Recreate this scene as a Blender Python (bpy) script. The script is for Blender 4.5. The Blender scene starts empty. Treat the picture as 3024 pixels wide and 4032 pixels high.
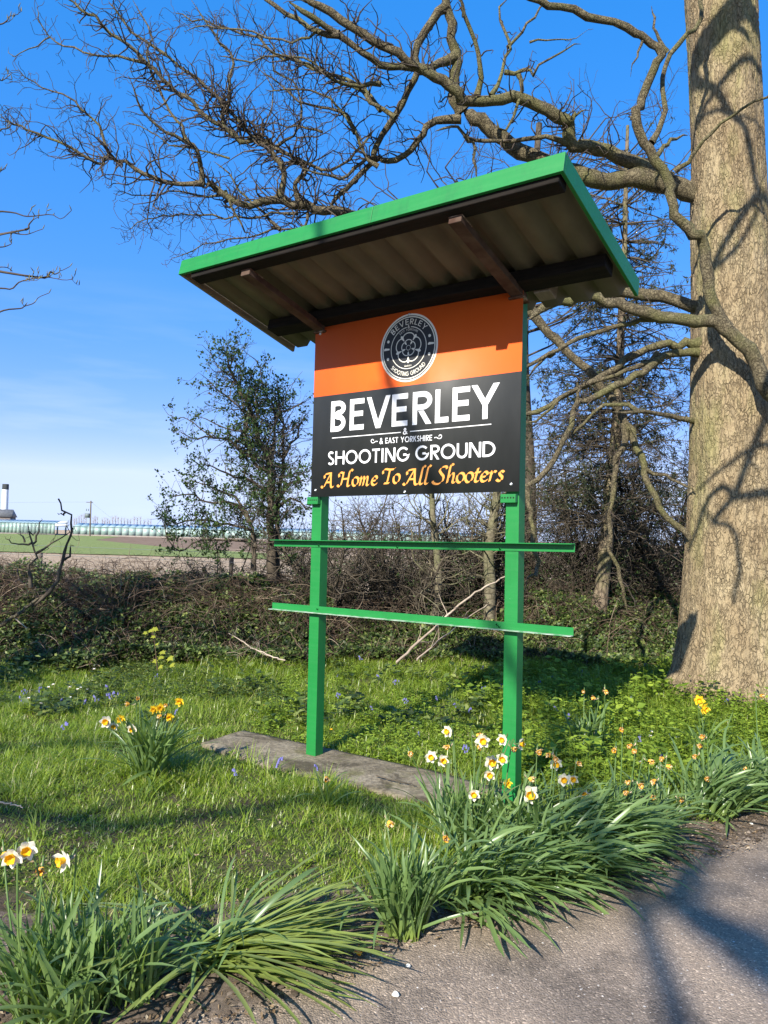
import bpy, bmesh, math, random
import numpy as np
from mathutils import Matrix, Vector

# ------------------------------------------------------------------ camera, sky, sun, exposure
scene = bpy.context.scene
PITCH, ROLL, CAMH = .0354, .0251, 1.55
FPX = 3028.0                       # focal length in pixels of the 3024 x 4032 photograph
cam_d = bpy.data.cameras.new('camera')
cam = bpy.data.objects.new('camera', cam_d)
scene.collection.objects.link(cam)
cam_d.sensor_fit = 'VERTICAL'
cam_d.sensor_height = 36
cam_d.sensor_width = 27
cam_d.lens = FPX / 4032 * 36
cam_d.clip_start = .05
cam_d.clip_end = 6000
_cr, _sr, _cp, _sp = math.cos(ROLL), math.sin(ROLL), math.cos(PITCH), math.sin(PITCH)
_right = (_cr, -_sr * _sp, _sr * _cp)
_up = (-_sr, -_cr * _sp, _cr * _cp)
_fwd = (0, _cp, _sp)
cam.matrix_world = Matrix(((_right[0], _up[0], -_fwd[0], 0), (_right[1], _up[1], -_fwd[1], 0),
                           (_right[2], _up[2], -_fwd[2], CAMH), (0, 0, 0, 1)))
scene.camera = cam

SUN_H = np.array([-.470, -.883])   # horizontal direction towards the sun
SUN_EL = math.radians(33.0)
SUN_STRENGTH, SKY_STRENGTH, EXPOSURE = 5.0, .066, .86
SKY_HUE, SKY_SAT, SKY_VPOW, SKY_VMUL = .617, 1.36, .34, 5.5
world = bpy.data.worlds.new('World')
scene.world = world
world.use_nodes = True
wn = world.node_tree
bg = wn.nodes['Background']
sky = wn.nodes.new('ShaderNodeTexSky')
sky.sky_type = 'NISHITA'
sky.sun_disc = False
sky.sun_elevation = SUN_EL
sky.sun_rotation = math.atan2(SUN_H[0], SUN_H[1])
sky.altitude = 0
sky.air_density = 1.0
sky.dust_density = .3
sky.ozone_density = 3.0
bg.inputs['Strength'].default_value = SKY_STRENGTH
# clear spring air: a deeper, more even blue than the plain model gives
_sep = wn.nodes.new('ShaderNodeSeparateColor')
_sep.mode = 'HSV'
_cmb = wn.nodes.new('ShaderNodeCombineColor')
_cmb.mode = 'HSV'
_sx = wn.nodes.new('ShaderNodeMath'); _sx.operation = 'MAXIMUM'; _sx.inputs[1].default_value = .42
_ss = wn.nodes.new('ShaderNodeMath'); _ss.operation = 'MULTIPLY'; _ss.use_clamp = True; _ss.inputs[1].default_value = SKY_SAT
_vp = wn.nodes.new('ShaderNodeMath'); _vp.operation = 'POWER'; _vp.inputs[1].default_value = SKY_VPOW
_vm = wn.nodes.new('ShaderNodeMath'); _vm.operation = 'MULTIPLY'; _vm.inputs[1].default_value = SKY_VMUL
wn.links.new(sky.outputs[0], _sep.inputs[0])
wn.links.new(_sep.outputs[1], _ss.inputs[0])
wn.links.new(_sep.outputs[2], _vp.inputs[0])
wn.links.new(_vp.outputs[0], _vm.inputs[0])
_cmb.inputs[0].default_value = SKY_HUE
wn.links.new(_ss.outputs[0], _sx.inputs[0])
wn.links.new(_sx.outputs[0], _cmb.inputs[1])
wn.links.new(_vm.outputs[0], _cmb.inputs[2])
# thin streaks of cloud low down
_tc = wn.nodes.new('ShaderNodeTexCoord')
_mp = wn.nodes.new('ShaderNodeMapping'); _mp.inputs['Scale'].default_value = (2.2, 2.2, 16)
_nz = wn.nodes.new('ShaderNodeTexNoise'); _nz.inputs['Scale'].default_value = 2.3; _nz.inputs['Detail'].default_value = 6
_rp = wn.nodes.new('ShaderNodeMapRange'); _rp.inputs[1].default_value = .50; _rp.inputs[2].default_value = .78; _rp.inputs[3].default_value = 0; _rp.inputs[4].default_value = .42
_sz = wn.nodes.new('ShaderNodeSeparateXYZ')
_hz = wn.nodes.new('ShaderNodeMapRange'); _hz.inputs[1].default_value = .0; _hz.inputs[2].default_value = .32; _hz.inputs[3].default_value = 1; _hz.inputs[4].default_value = 0
_mu = wn.nodes.new('ShaderNodeMath'); _mu.operation = 'MULTIPLY'
_cl = wn.nodes.new('ShaderNodeMix'); _cl.data_type = 'RGBA'; _cl.inputs[7].default_value = (7.6, 8.6, 10.0, 1)
wn.links.new(_tc.outputs['Generated'], _mp.inputs[0])
wn.links.new(_mp.outputs[0], _nz.inputs['Vector'])
wn.links.new(_nz.outputs[0], _rp.inputs[0])
wn.links.new(_tc.outputs['Generated'], _sz.inputs[0])
wn.links.new(_sz.outputs[2], _hz.inputs[0])
wn.links.new(_rp.outputs[0], _mu.inputs[0])
wn.links.new(_hz.outputs[0], _mu.inputs[1])
wn.links.new(_mu.outputs[0], _cl.inputs[0])
wn.links.new(_cmb.outputs[0], _cl.inputs[6])
wn.links.new(_cl.outputs[2], bg.inputs['Color'])

sun_d = bpy.data.lights.new('sun', 'SUN')
sun_d.energy = SUN_STRENGTH
sun_d.angle = math.radians(.53)
sun_d.color = (1, .94, .84)
sun = bpy.data.objects.new('sun', sun_d)
scene.collection.objects.link(sun)
_s = Vector((SUN_H[0] * math.cos(SUN_EL), SUN_H[1] * math.cos(SUN_EL), math.sin(SUN_EL)))
sun.rotation_euler = _s.to_track_quat('Z', 'Y').to_euler()
sun.location = (-6, -10, 9)

vs = scene.view_settings
vs.view_transform = 'Standard'
vs.look = 'None'
vs.exposure = EXPOSURE
vs.gamma = 1
vs.use_curve_mapping = False
scene.cycles.max_bounces = 6
scene.cycles.diffuse_bounces = 3
scene.cycles.transparent_max_bounces = 8

# ------------------------------------------------------------------ helpers
rng = np.random.default_rng(7)
random.seed(7)
COL = scene.collection
CAM = np.array([0, 0, CAMH])


def ray(px, py):
    X = (px - 1512) / FPX
    U = -(py - 2016) / FPX
    x = X * _cr - U * _sr
    u = X * _sr + U * _cr
    return np.array([x, _cp - u * _sp, _sp + u * _cp])


def at(px, py, y):
    d = ray(px, py)
    return CAM + d * (y / d[1])


def ground_at(px, py, z=0.0):
    d = ray(px, py)
    return CAM + d * ((z - CAMH) / d[2])


def unit(a):
    return a / (np.linalg.norm(a, axis=-1, keepdims=True) + 1e-12)


_tab = np.random.default_rng(3).random((64, 64, 64)).astype(np.float32)


def vnoise(p):
    """value noise, 0..1, p (n,3)"""
    p = np.asarray(p, float)
    i = np.floor(p).astype(int)
    f = p - i
    f = f * f * (3 - 2 * f)
    out = 0
    for dx in (0, 1):
        wx = f[:, 0] if dx else 1 - f[:, 0]
        for dy in (0, 1):
            wy = f[:, 1] if dy else 1 - f[:, 1]
            for dz in (0, 1):
                wz = f[:, 2] if dz else 1 - f[:, 2]
                out = out + wx * wy * wz * _tab[(i[:, 0] + dx) % 64, (i[:, 1] + dy) % 64, (i[:, 2] + dz) % 64]
    return out


def fbm(p, o=3):
    p = np.asarray(p, float)
    s, a, t = 0, 1, 0
    for k in range(o):
        s = s + a * vnoise(p * 2 ** k + 11.3 * k)
        t += a
        a *= .5
    return s / t


def n2(x, y, s, o=2, seed=0):
    return fbm(np.stack([np.asarray(x) * s + seed * 7.7, np.asarray(y) * s + 3.1 * seed, np.full(np.shape(x), seed * 1.37 + .5)], -1), o)


ROOT = {}


def me_from(name, V, faces, smooth=False, mats=(), fmat=None):
    """faces: an (m,k) array or a list of such arrays"""
    V = np.asarray(V, np.float32).reshape(-1, 3)
    if isinstance(faces, np.ndarray):
        faces = [faces]
    me = bpy.data.meshes.new(name)
    me.vertices.add(len(V))
    me.vertices.foreach_set('co', V.ravel())
    loops = np.concatenate([f.ravel() for f in faces]).astype(np.int32)
    cnt = np.concatenate([np.full(len(f), f.shape[1]) for f in faces]).astype(np.int32)
    start = np.concatenate([[0], np.cumsum(cnt)[:-1]]).astype(np.int32)
    me.loops.add(len(loops))
    me.loops.foreach_set('vertex_index', loops)
    me.polygons.add(len(cnt))
    me.polygons.foreach_set('loop_start', start)
    me.polygons.foreach_set('loop_total', cnt)
    if smooth:
        me.polygons.foreach_set('use_smooth', np.ones(len(cnt), bool))
    for m in mats:
        me.materials.append(m)
    if fmat is not None:
        me.polygons.foreach_set('material_index', np.asarray(fmat, np.int32))
    me.update(calc_edges=True)
    return me


def props(o, label=None, cat=None, group=None, kind=None):
    if label: o['label'] = label
    if cat: o['category'] = cat
    if group: o['group'] = group
    if kind: o['kind'] = kind
    return o


def link(name, me, parent=None):
    o = bpy.data.objects.new(name, me)
    COL.objects.link(o)
    if parent is not None:
        o.parent = parent
    return o


def root_of(o):
    while o.parent is not None:
        o = o.parent
    return o


def thing(name, label, cat, loc, group=None, rotz=0):
    o = bpy.data.objects.new(name, None)
    o.empty_display_size = .2
    COL.objects.link(o)
    o.location = loc
    o.rotation_euler = (0, 0, rotz)
    return props(o, label, cat, group)


def part(name, V, faces, mat, parent=None, smooth=False, kind=None, local=False, fmat=None, label=None):
    """a mesh given in world coordinates (or the thing's own, local=True) under a thing or a part of it"""
    V = np.asarray(V, float).reshape(-1, 3)
    if parent is not None and not local:
        V = V - np.array(root_of(parent).location)
    mats = mat if isinstance(mat, (list, tuple)) else [mat]
    o = link(name, me_from(name, V, faces, smooth, mats, fmat), parent)
    return props(o, kind=kind, label=label)


def tubes(P, R, S=5, seed=1):
    """P (N,K,3), R (N,K) -> verts, quad faces"""
    P = np.asarray(P, float)
    R = np.asarray(R, float)
    N, K = P.shape[:2]
    T = np.empty_like(P)
    T[:, 1:-1] = P[:, 2:] - P[:, :-2]
    T[:, 0] = P[:, 1] - P[:, 0]
    T[:, -1] = P[:, -1] - P[:, -2]
    T = unit(T)
    ref = np.random.default_rng(seed).normal(size=(N, 1, 3))
    main = unit(P[:, -1:] - P[:, :1])
    ref = unit(np.cross(main, ref))
    u = unit(ref - (ref * T).sum(-1, keepdims=True) * T)
    v = np.cross(T, u)
    ang = np.arange(S) / S * 2 * np.pi
    V = P[:, :, None] + R[:, :, None, None] * (np.cos(ang)[None, None, :, None] * u[:, :, None] + np.sin(ang)[None, None, :, None] * v[:, :, None])
    idx = np.arange(N * K * S).reshape(N, K, S)
    a = idx[:, :-1]
    b = idx[:, 1:]
    F = np.stack([a, np.roll(a, -1, 2), np.roll(b, -1, 2), b], -1).reshape(-1, 4)
    return V.reshape(-1, 3), F


def merge(lst):
    Vs, Fs, n = [], [], 0
    for V, F in lst:
        Vs.append(np.asarray(V, float).reshape(-1, 3))
        for f in (F if isinstance(F, list) else [F]):
            Fs.append(f + n)
        n += len(Vs[-1])
    by = {}
    for f in Fs:
        by.setdefault(f.shape[1], []).append(f)
    return np.concatenate(Vs), [np.concatenate(v) for v in by.values()]


def catmull(pts, K):
    pts = np.asarray(pts, float)
    n = len(pts)
    if n == 2:
        t = np.linspace(0, 1, K)[:, None]
        return pts[0] * (1 - t) + pts[1] * t
    e = np.concatenate([[2 * pts[0] - pts[1]], pts, [2 * pts[-1] - pts[-2]]])
    t = np.linspace(0, n - 1, K)
    i = np.minimum(t.astype(int), n - 2)
    f = (t - i)[:, None]
    p0, p1, p2, p3 = e[i], e[i + 1], e[i + 2], e[i + 3]
    return .5 * (2 * p1 + (p2 - p0) * f + (2 * p0 - 5 * p1 + 4 * p2 - p3) * f ** 2 + (3 * p1 - p0 - 3 * p2 + p3) * f ** 3)


def grow(P0, D0, L, K, wig, trop, g, grav=0):
    N = len(P0)
    P = np.empty((N, K, 3))
    P[:, 0] = P0
    d = unit(D0)
    st = (L / (K - 1))[:, None]
    for k in range(1, K):
        d = d + wig * g.normal(size=(N, 3))
        d[:, 2] += trop
        d = unit(d)
        P[:, k] = P[:, k - 1] + d * st
    return P


def spawn(P, R, L, dens, g, tmin=.15, tmax=1.0, ang=(35, 70), lf=(.3, .6), K=6, wig=.25, trop=.05, rf=.6, tip=.35, rmax=9):
    """children for every polyline of P: dens children per metre"""
    N, K0 = P.shape[:2]
    cnt = g.poisson(L * dens) if np.isscalar(dens) or len(np.shape(dens)) == 1 else dens
    ix = np.repeat(np.arange(N), cnt)
    M = len(ix)
    t = tmin + (tmax - tmin) * g.random(M)
    q = t * (K0 - 1)
    i = np.minimum(q.astype(int), K0 - 2)
    f = (q - i)[:, None]
    p = P[ix, i] * (1 - f) + P[ix, i + 1] * f
    tan = unit(P[ix, i + 1] - P[ix, i])
    r = R[ix, i] * (1 - f[:, 0]) + R[ix, i + 1] * f[:, 0]
    perp = unit(np.cross(tan, g.normal(size=(M, 3))))
    a = np.radians(g.uniform(*ang, M))[:, None]
    d = np.cos(a) * tan + np.sin(a) * perp
    l = L[ix] * (1 - .55 * t) * g.uniform(*lf, M)
    rr = np.minimum(r * rf, rmax)
    Q = grow(p, d, l, K, wig, trop, g)
    RR = rr[:, None] * (1 - (1 - tip) * np.linspace(0, 1, K))[None]
    return Q, RR, l


def leaves(P, A, B, L, W, fold=.25):
    """flat diamond-like leaves: base P, axis A, side B, length L, width W -> 2 quads each"""
    n = len(P)
    A = unit(A)
    B = unit(B - (B * A).sum(-1, keepdims=True) * A)
    Nn = np.cross(A, B)
    L = np.broadcast_to(L, n)[:, None]
    W = np.broadcast_to(W, n)[:, None]
    v = np.stack([P, P + A * L * .45 + B * W * .5 + Nn * W * fold * .5, P + A * L, P + A * L * .45 - B * W * .5 + Nn * W * fold * .5,
                  P + A * L * .5], 1)
    k = np.arange(n)[:, None] * 5
    F = np.concatenate([k + np.array([[0, 4, 2, 1]]), k + np.array([[0, 3, 2, 4]])])
    return v.reshape(-1, 3), F


def box(x0, x1, y0, y1, z0, z1):
    V = np.array([[x, y, z] for x in (x0, x1) for y in (y0, y1) for z in (z0, z1)], float)
    F = np.array([[0, 1, 3, 2], [4, 6, 7, 5], [0, 4, 5, 1], [2, 3, 7, 6], [0, 2, 6, 4], [1, 5, 7, 3]])
    return V, F


def bevel_box(name, c, mat, parent, b=.004, seg=2, xf=None, local=True, fm=None):
    """box with rounded edges; c = (x0,x1,y0,y1,z0,z1); xf = function on the vertices"""
    V, F = box(*c)
    bm = bmesh.new()
    vs_ = [bm.verts.new(v) for v in V]
    for f in F:
        bm.faces.new([vs_[i] for i in f])
    bmesh.ops.recalc_face_normals(bm, faces=bm.faces)
    bmesh.ops.bevel(bm, geom=list(bm.edges), offset=b, segments=seg, affect='EDGES', profile=.5)
    if xf is not None:
        for v in bm.verts:
            v.co = xf(v.co)
    me = bpy.data.meshes.new(name)
    bm.to_mesh(me)
    bm.free()
    for m in (mat if isinstance(mat, (list, tuple)) else [mat]):
        me.materials.append(m)
    if fm is not None:
        for p in me.polygons:
            p.material_index = fm(p)
    return link(name, me, parent)


# ------------------------------------------------------------------ materials
class NT:
    def __init__(self, name):
        self.m = bpy.data.materials.new(name)
        self.m.use_nodes = True
        self.t = self.m.node_tree
        self.t.nodes.clear()
        self.out = self.n('ShaderNodeOutputMaterial')
        self.p = None

    def n(self, typ, **kw):
        x = self.t.nodes.new(typ)
        for k, v in kw.items():
            setattr(x, k, v)
        return x

    def l(self, a, b):
        self.t.links.new(a, b)

    def val(self, x, inp):
        if hasattr(x, 'is_output') or hasattr(x, 'links'):
            self.l(x, inp)
        else:
            inp.default_value = x

    def coord(self, stretch=(1, 1, 1), kind='Object'):
        tc = self.n('ShaderNodeTexCoord')
        mp = self.n('ShaderNodeMapping')
        mp.inputs['Scale'].default_value = stretch
        self.l(tc.outputs[kind], mp.inputs[0])
        return mp.outputs[0]

    def noise(self, co, scale, detail=5, rough=.55, dist=0):
        x = self.n('ShaderNodeTexNoise')
        self.l(co, x.inputs['Vector'])
        x.inputs['Scale'].default_value = scale
        x.inputs['Detail'].default_value = detail
        x.inputs['Roughness'].default_value = rough
        x.inputs['Distortion'].default_value = dist
        return x.outputs[0]

    def voro(self, co, scale, feature='F1', out='Distance'):
        x = self.n('ShaderNodeTexVoronoi')
        x.feature = feature
        self.l(co, x.inputs['Vector'])
        x.inputs['Scale'].default_value = scale
        return x.outputs[out]

    def ramp(self, fac, stops, interp='LINEAR'):
        x = self.n('ShaderNodeValToRGB')
        x.color_ramp.interpolation = interp
        e = x.color_ramp.elements
        while len(e) < len(stops):
            e.new(.5)
        for q, (p, c) in zip(e, stops):
            q.position = p
            q.color = (c, c, c, 1) if np.isscalar(c) else (*c, 1)
        self.l(fac, x.inputs[0])
        return x.outputs[0]

    def mix(self, fac, a, b, mode='MIX'):
        x = self.n('ShaderNodeMix', data_type='RGBA', blend_type=mode)
        self.val(fac, x.inputs[0])
        for c, s in ((a, x.inputs[6]), (b, x.inputs[7])):
            if isinstance(c, tuple):
                s.default_value = (*c, 1)
            else:
                self.val(c, s)
        return x.outputs[2]

    def math(self, op, a, b=0.0):
        x = self.n('ShaderNodeMath', operation=op)
        self.val(a, x.inputs[0])
        self.val(b, x.inputs[1])
        return x.outputs[0]

    def bump(self, h, strength=.5, dist=.01, prev=None):
        x = self.n('ShaderNodeBump')
        x.inputs['Strength'].default_value = strength
        x.inputs['Distance'].default_value = dist
        self.l(h, x.inputs['Height'])
        if prev is not None:
            self.l(prev, x.inputs['Normal'])
        return x.outputs[0]

    def done(self, col, rough=.8, normal=None, spec=.4, transl=0, tcol=None, metal=0, alpha=None):
        p = self.n('ShaderNodeBsdfPrincipled')
        if isinstance(col, tuple):
            p.inputs['Base Color'].default_value = (*col, 1)
        else:
            self.l(col, p.inputs['Base Color'])
        self.val(rough, p.inputs['Roughness'])
        p.inputs['Specular IOR Level'].default_value = spec
        p.inputs['Metallic'].default_value = metal
        if normal is not None:
            self.l(normal, p.inputs['Normal'])
        s = p.outputs[0]
        if transl:
            tr = self.n('ShaderNodeBsdfTranslucent')
            c = col if tcol is None else tcol
            if isinstance(c, tuple):
                tr.inputs[0].default_value = (*c, 1)
            else:
                self.l(c, tr.inputs[0])
            mx = self.n('ShaderNodeMixShader')
            mx.inputs[0].default_value = transl
            self.l(s, mx.inputs[1])
            self.l(tr.outputs[0], mx.inputs[2])
            s = mx.outputs[0]
        self.l(s, self.out.inputs[0])
        return self.m


def m_simple(name, c1, c2=None, scale=8, rough=.7, spec=.4, bump=0, bscale=40, bdist=.003, stretch=(1, 1, 1), metal=0):
    t = NT(name)
    co = t.coord(stretch)
    col = c1 if c2 is None else t.ramp(t.noise(co, scale, 6), [(.35, c1), (.65, c2)])
    nm = t.bump(t.noise(co, bscale, 4), bump, bdist) if bump else None
    return t.done(col, rough, nm, spec, metal=metal)


def m_leaf(name, stops, rough=.5, transl=.3, tcol=(.2, .3, .03), spec=.35, scale=0):
    """leaf colours vary from one leaf (mesh island) to the next"""
    t = NT(name)
    g = t.n('ShaderNodeNewGeometry')
    col = t.ramp(g.outputs['Random Per Island'], stops)
    if scale:
        col = t.mix(t.ramp(t.noise(t.coord(), scale, 3), [(.4, 0.0), (.65, 1.0)]), col, tuple(np.array(stops[0][1]) * .75), 'MIX')
    tc = t.mix(.6, col, tcol)
    return t.done(col, rough, None, spec, transl, tc)


def m_bark(name, c_dark, c_mid, c_light, moss=None, scale=14, stretch=(1, 1, .35), bump=.8, dist=.02):
    t = NT(name)
    co = t.coord(stretch)
    nz = t.noise(co, scale * .6, 5)
    cw = t.n('ShaderNodeVectorMath', operation='MULTIPLY_ADD')
    t.l(t.n('ShaderNodeTexNoise').outputs[1], cw.inputs[0])
    wn_ = cw.inputs[0].links[0].from_node
    t.l(co, wn_.inputs['Vector'])
    wn_.inputs['Scale'].default_value = scale * .5
    wn_.inputs['Detail'].default_value = 3
    cw.inputs[1].default_value = (.14, .14, .14)
    t.l(co, cw.inputs[2])
    v = t.voro(cw.outputs[0], scale, 'DISTANCE_TO_EDGE')
    crack = t.ramp(v, [(0, 0.0), (.13, 1.0)])
    fine = t.noise(co, scale * 5, 5, .6)
    col = t.ramp(nz, [(.3, c_mid), (.62, c_light)])
    col = t.mix(t.math('MULTIPLY', t.math('SUBTRACT', 1.0, crack), .75), col, c_dark)
    col = t.mix(t.math('MULTIPLY', fine, .5), col, c_dark)
    if moss is not None:
        mk = t.ramp(t.noise(t.coord(), 1.7, 5, .65), [(.47, 0.0), (.62, 1.0)])
        col = t.mix(t.math('MULTIPLY', mk, .7), col, moss)
    h = t.math('ADD', crack, t.math('MULTIPLY', fine, .5))
    return t.done(col, .9, t.bump(h, bump, dist), .2)


MAT = {}


def m_oak():
    t = NT('oak_bark')
    co = t.coord((1, 1, .40))
    wob = t.n('ShaderNodeTexNoise')
    t.l(co, wob.inputs['Vector'])
    wob.inputs['Scale'].default_value = 9
    wob.inputs['Detail'].default_value = 4
    mad = t.n('ShaderNodeVectorMath', operation='MULTIPLY_ADD')
    t.l(wob.outputs[1], mad.inputs[0])
    mad.inputs[1].default_value = (.09, .09, .09)
    t.l(co, mad.inputs[2])
    ridge = lambda n, w: t.ramp(t.math('ABSOLUTE', t.math('SUBTRACT', n, .5)), [(0, 0.0), (w, 1.0)])
    r1 = ridge(t.noise(mad.outputs[0], 22, 3, .5), .045)
    vor = t.ramp(t.voro(mad.outputs[0], 34, 'DISTANCE_TO_EDGE'), [(0, 0.0), (.10, 1.0)])
    gate = t.ramp(t.noise(co, 13, 4, .6), [(.42, 0.0), (.58, 1.0)])
    vor = t.math('MAXIMUM', vor, gate)
    cr = t.math('MINIMUM', t.math('ADD', r1, .25), vor)
    fine = t.noise(t.coord((1, 1, .55)), 120, 6, .7)
    big = t.noise(t.coord((1, 1, .6)), 2.6, 6, .6)
    col = t.ramp(big, [(.32, (.28, .205, .115)), (.5, (.385, .30, .175)), (.68, (.46, .375, .225))])
    col = t.mix(t.ramp(fine, [(.38, .75), (.62, 0.0)]), col, (.17, .125, .075))
    col = t.mix(t.math('MULTIPLY', t.math('SUBTRACT', 1.0, cr), .62), col, (.06, .042, .025))
    moss = t.ramp(t.noise(t.coord((1, 1, .35)), 2.1, 6, .65), [(.50, 0.0), (.66, .65)])
    col = t.mix(moss, col, (.27, .255, .10))
    h = t.math('ADD', t.math('MULTIPLY', cr, 1.0), t.math('MULTIPLY', fine, .7))
    return t.done(col, .92, t.bump(h, .9, .014), .15)


MAT['oak'] = m_oak()
MAT['oak_limb'] = m_bark('oak_limb_bark', (.035, .027, .017), (.115, .093, .055), (.215, .18, .108), (.14, .14, .05), 30, (1, 1, 1), .8, .010)
MAT['twig'] = m_simple('twig_bark', (.04, .03, .023), (.09, .07, .052), 6, .8, .3)
MAT['dark_bark'] = m_simple('dark_bark', (.045, .036, .026), (.12, .098, .07), 9, .9, .2, .5, 60)
MAT['smooth_bark'] = m_bark('smooth_bark', (.06, .05, .03), (.15, .13, .085), (.24, .21, .14), (.13, .14, .06), 9, (1, 1, 1.5), .3, .005)
MAT['pale_wood'] = m_simple('pale_dead_wood', (.30, .23, .17), (.48, .40, .31), 6, .85, .2, .4, 50)
MAT['conifer_bark'] = m_bark('conifer_bark', (.05, .038, .025), (.17, .13, .085), (.28, .22, .15), (.13, .14, .05), 12, (1, 1, .5), .5, .01)
MAT['cane'] = m_leaf('bramble_cane', [(0, (.035, .02, .013)), (.6, (.095, .062, .038)), (.9, (.2, .145, .095)), (1, (.38, .30, .21))], .8, 0)
MAT['hawthorn_leaf'] = m_leaf('hawthorn_leaf', [(0, (.022, .045, .012)), (.6, (.045, .085, .02)), (1, (.08, .13, .03))], .45, .25, (.12, .2, .02))
MAT['bramble_leaf'] = m_leaf('bramble_leaf', [(0, (.022, .038, .011)), (.45, (.05, .085, .02)), (.8, (.11, .16, .035)), (1, (.25, .29, .08))], .5, .25, (.15, .2, .03))
MAT['herb_leaf'] = m_leaf('herb_leaf', [(0, (.09, .15, .015)), (.5, (.20, .30, .03)), (1, (.33, .43, .05))], .5, .35, (.25, .38, .03))
MAT['grass'] = m_leaf('grass_blade', [(0, (.09, .15, .012)), (.4, (.20, .295, .022)), (.8, (.30, .40, .038)), (.91, (.38, .42, .09)), (1, (.55, .48, .26))], .38, .42, (.42, .56, .03), .8)
MAT['conifer_leaf'] = m_leaf('conifer_spray', [(0, (.016, .026, .011)), (.6, (.035, .05, .018)), (1, (.085, .07, .035))], .6, .15, (.07, .09, .02))


def m_daff_leaf(name='daffodil_leaf', k=1.0, yl=0.0):
    t = NT(name)
    oi = t.n('ShaderNodeObjectInfo')
    c = t.ramp(oi.outputs['Random'], [(0, (.055 * k + yl * .6, .11 * k, .032)), (.5, (.10 * k + yl * .6, .18 * k, .05)), (1, (.17 * k + yl * .6, .26 * k, .065))])
    g = t.coord()
    sep = t.n('ShaderNodeSeparateXYZ')
    uv = t.n('ShaderNodeUVMap')
    st = t.noise(t.coord((60, 2, 2), 'UV'), 1.0, 2)
    c = t.mix(t.math('MULTIPLY', st, .5), c, (.22 * k, .29 * k, .13))
    # pale yellow-green towards the sheathed base of each leaf
    t.l(t.n('ShaderNodeTexCoord').outputs['UV'], sep.inputs[0])
    c = t.mix(t.ramp(sep.outputs[1], [(0, 1.0), (.3, 0.0)]), c, (.22, .29, .055))
    return t.done(c, .33, None, .5, .3, (.30, .44, .04))


MAT['daff_leaf'] = m_daff_leaf()
MAT['daff_pale'] = m_daff_leaf('daffodil_leaf_pale', 1.3, .10)
MAT['daff_stem'] = m_simple('daffodil_stem', (.07, .14, .03), (.12, .18, .05), 12, .45)
MAT['petal_white'] = NT('petal_cream').done((.86, .83, .66), .55, None, .3, .35, (.9, .85, .6))
MAT['petal_faded'] = m_simple('petal_withered', (.55, .36, .13), (.75, .6, .36), 40, .8)
MAT['trumpet'] = NT('trumpet_yellow').done((.88, .52, .015), .5, None, .3, .3, (.95, .6, .02))
MAT['trumpet_orange'] = m_simple('trumpet_orange', (.72, .30, .02), (.85, .48, .05), 60, .6)
MAT['petal_yellow'] = NT('petal_yellow').done((.90, .62, .03), .5, None, .3, .3, (.95, .7, .03))
MAT['spathe'] = m_simple('papery_spathe', (.42, .31, .19), (.58, .46, .31), 60, .85)
MAT['bluebell'] = NT('bluebell_flower').done((.20, .19, .46), .5, None, .3, .3, (.3, .28, .7))
MAT['white_flower'] = NT('white_flower').done((.82, .82, .80), .5, None, .3, .3)


def m_paint():
    t = NT('green_gloss_paint')
    co = t.coord((1, 1, 1))
    br = t.noise(t.coord((3, 30, 60)), 1.5, 4, .6)
    big = t.noise(co, 2.2, 3)
    col = t.mix(t.ramp(big, [(.35, 0.0), (.7, 1.0)]), (.009, .172, .033), (.013, .205, .042))
    col = t.mix(t.math('MULTIPLY', t.ramp(br, [(.45, 0.0), (.75, 1.0)]), .35), col, (.018, .215, .048))
    grime = t.ramp(t.noise(t.coord((6, 6, .8)), 2.2, 6, .65), [(.5, 0.0), (.8, .45)])
    col = t.mix(grime, col, (.012, .10, .03))
    wear = t.ramp(t.noise(co, 34, 6, .7), [(.715, 0.0), (.74, 1.0)])
    col = t.mix(wear, col, (.45, .52, .42))
    n = t.bump(t.noise(co, 60, 4), .22, .002)
    n = t.bump(br, .12, .002, n)
    return t.done(col, t.ramp(br, [(.3, .42), (.7, .58)]), n, .4)


MAT['green'] = m_paint()
MAT['green_worn'] = m_simple('worn_green_ledge', (.05, .24, .08), (.42, .47, .40), 22, .7, .3, .3, 60)


def m_print():
    t = NT('printed_board')
    tc = t.n('ShaderNodeTexCoord')
    sp = t.n('ShaderNodeSeparateXYZ')
    t.l(tc.outputs['Object'], sp.inputs[0])
    e = t.math('SUBTRACT', sp.outputs[2], t.math('MULTIPLY', sp.outputs[0], .0107))
    mk = t.math('GREATER_THAN', e, 2.5392)
    dirt = t.ramp(t.noise(t.coord((1, 1, .35)), 5, 6, .65), [(.35, 0.0), (.75, 1.0)])
    dk = t.mix(dirt, (.026, .028, .027), (.040, .042, .040))
    og = t.mix(dirt, (.84, .118, .009), (.86, .132, .011))
    return t.done(t.mix(mk, dk, og), t.ramp(t.noise(t.coord(), 3, 5), [(.3, .55), (.7, .66)]), t.bump(t.noise(t.coord(), 2.2, 2), .05, .02), .5)


MAT['print'] = m_print()
MAT['letter_white'] = NT('vinyl_white').done((.85, .85, .84), .4)
MAT['letter_orange'] = NT('vinyl_orange').done((.87, .36, .07), .4)
MAT['letter_cream'] = NT('vinyl_cream').done((.80, .77, .66), .4)
MAT['disc'] = NT('vinyl_charcoal').done((.026, .028, .031), .55, None, .3)
MAT['steel'] = NT('bright_screw').done((.6, .6, .58), .3, None, .5, metal=.9)
MAT['black_hole'] = NT('dark_hole').done((.008, .01, .008), .9)


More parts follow.
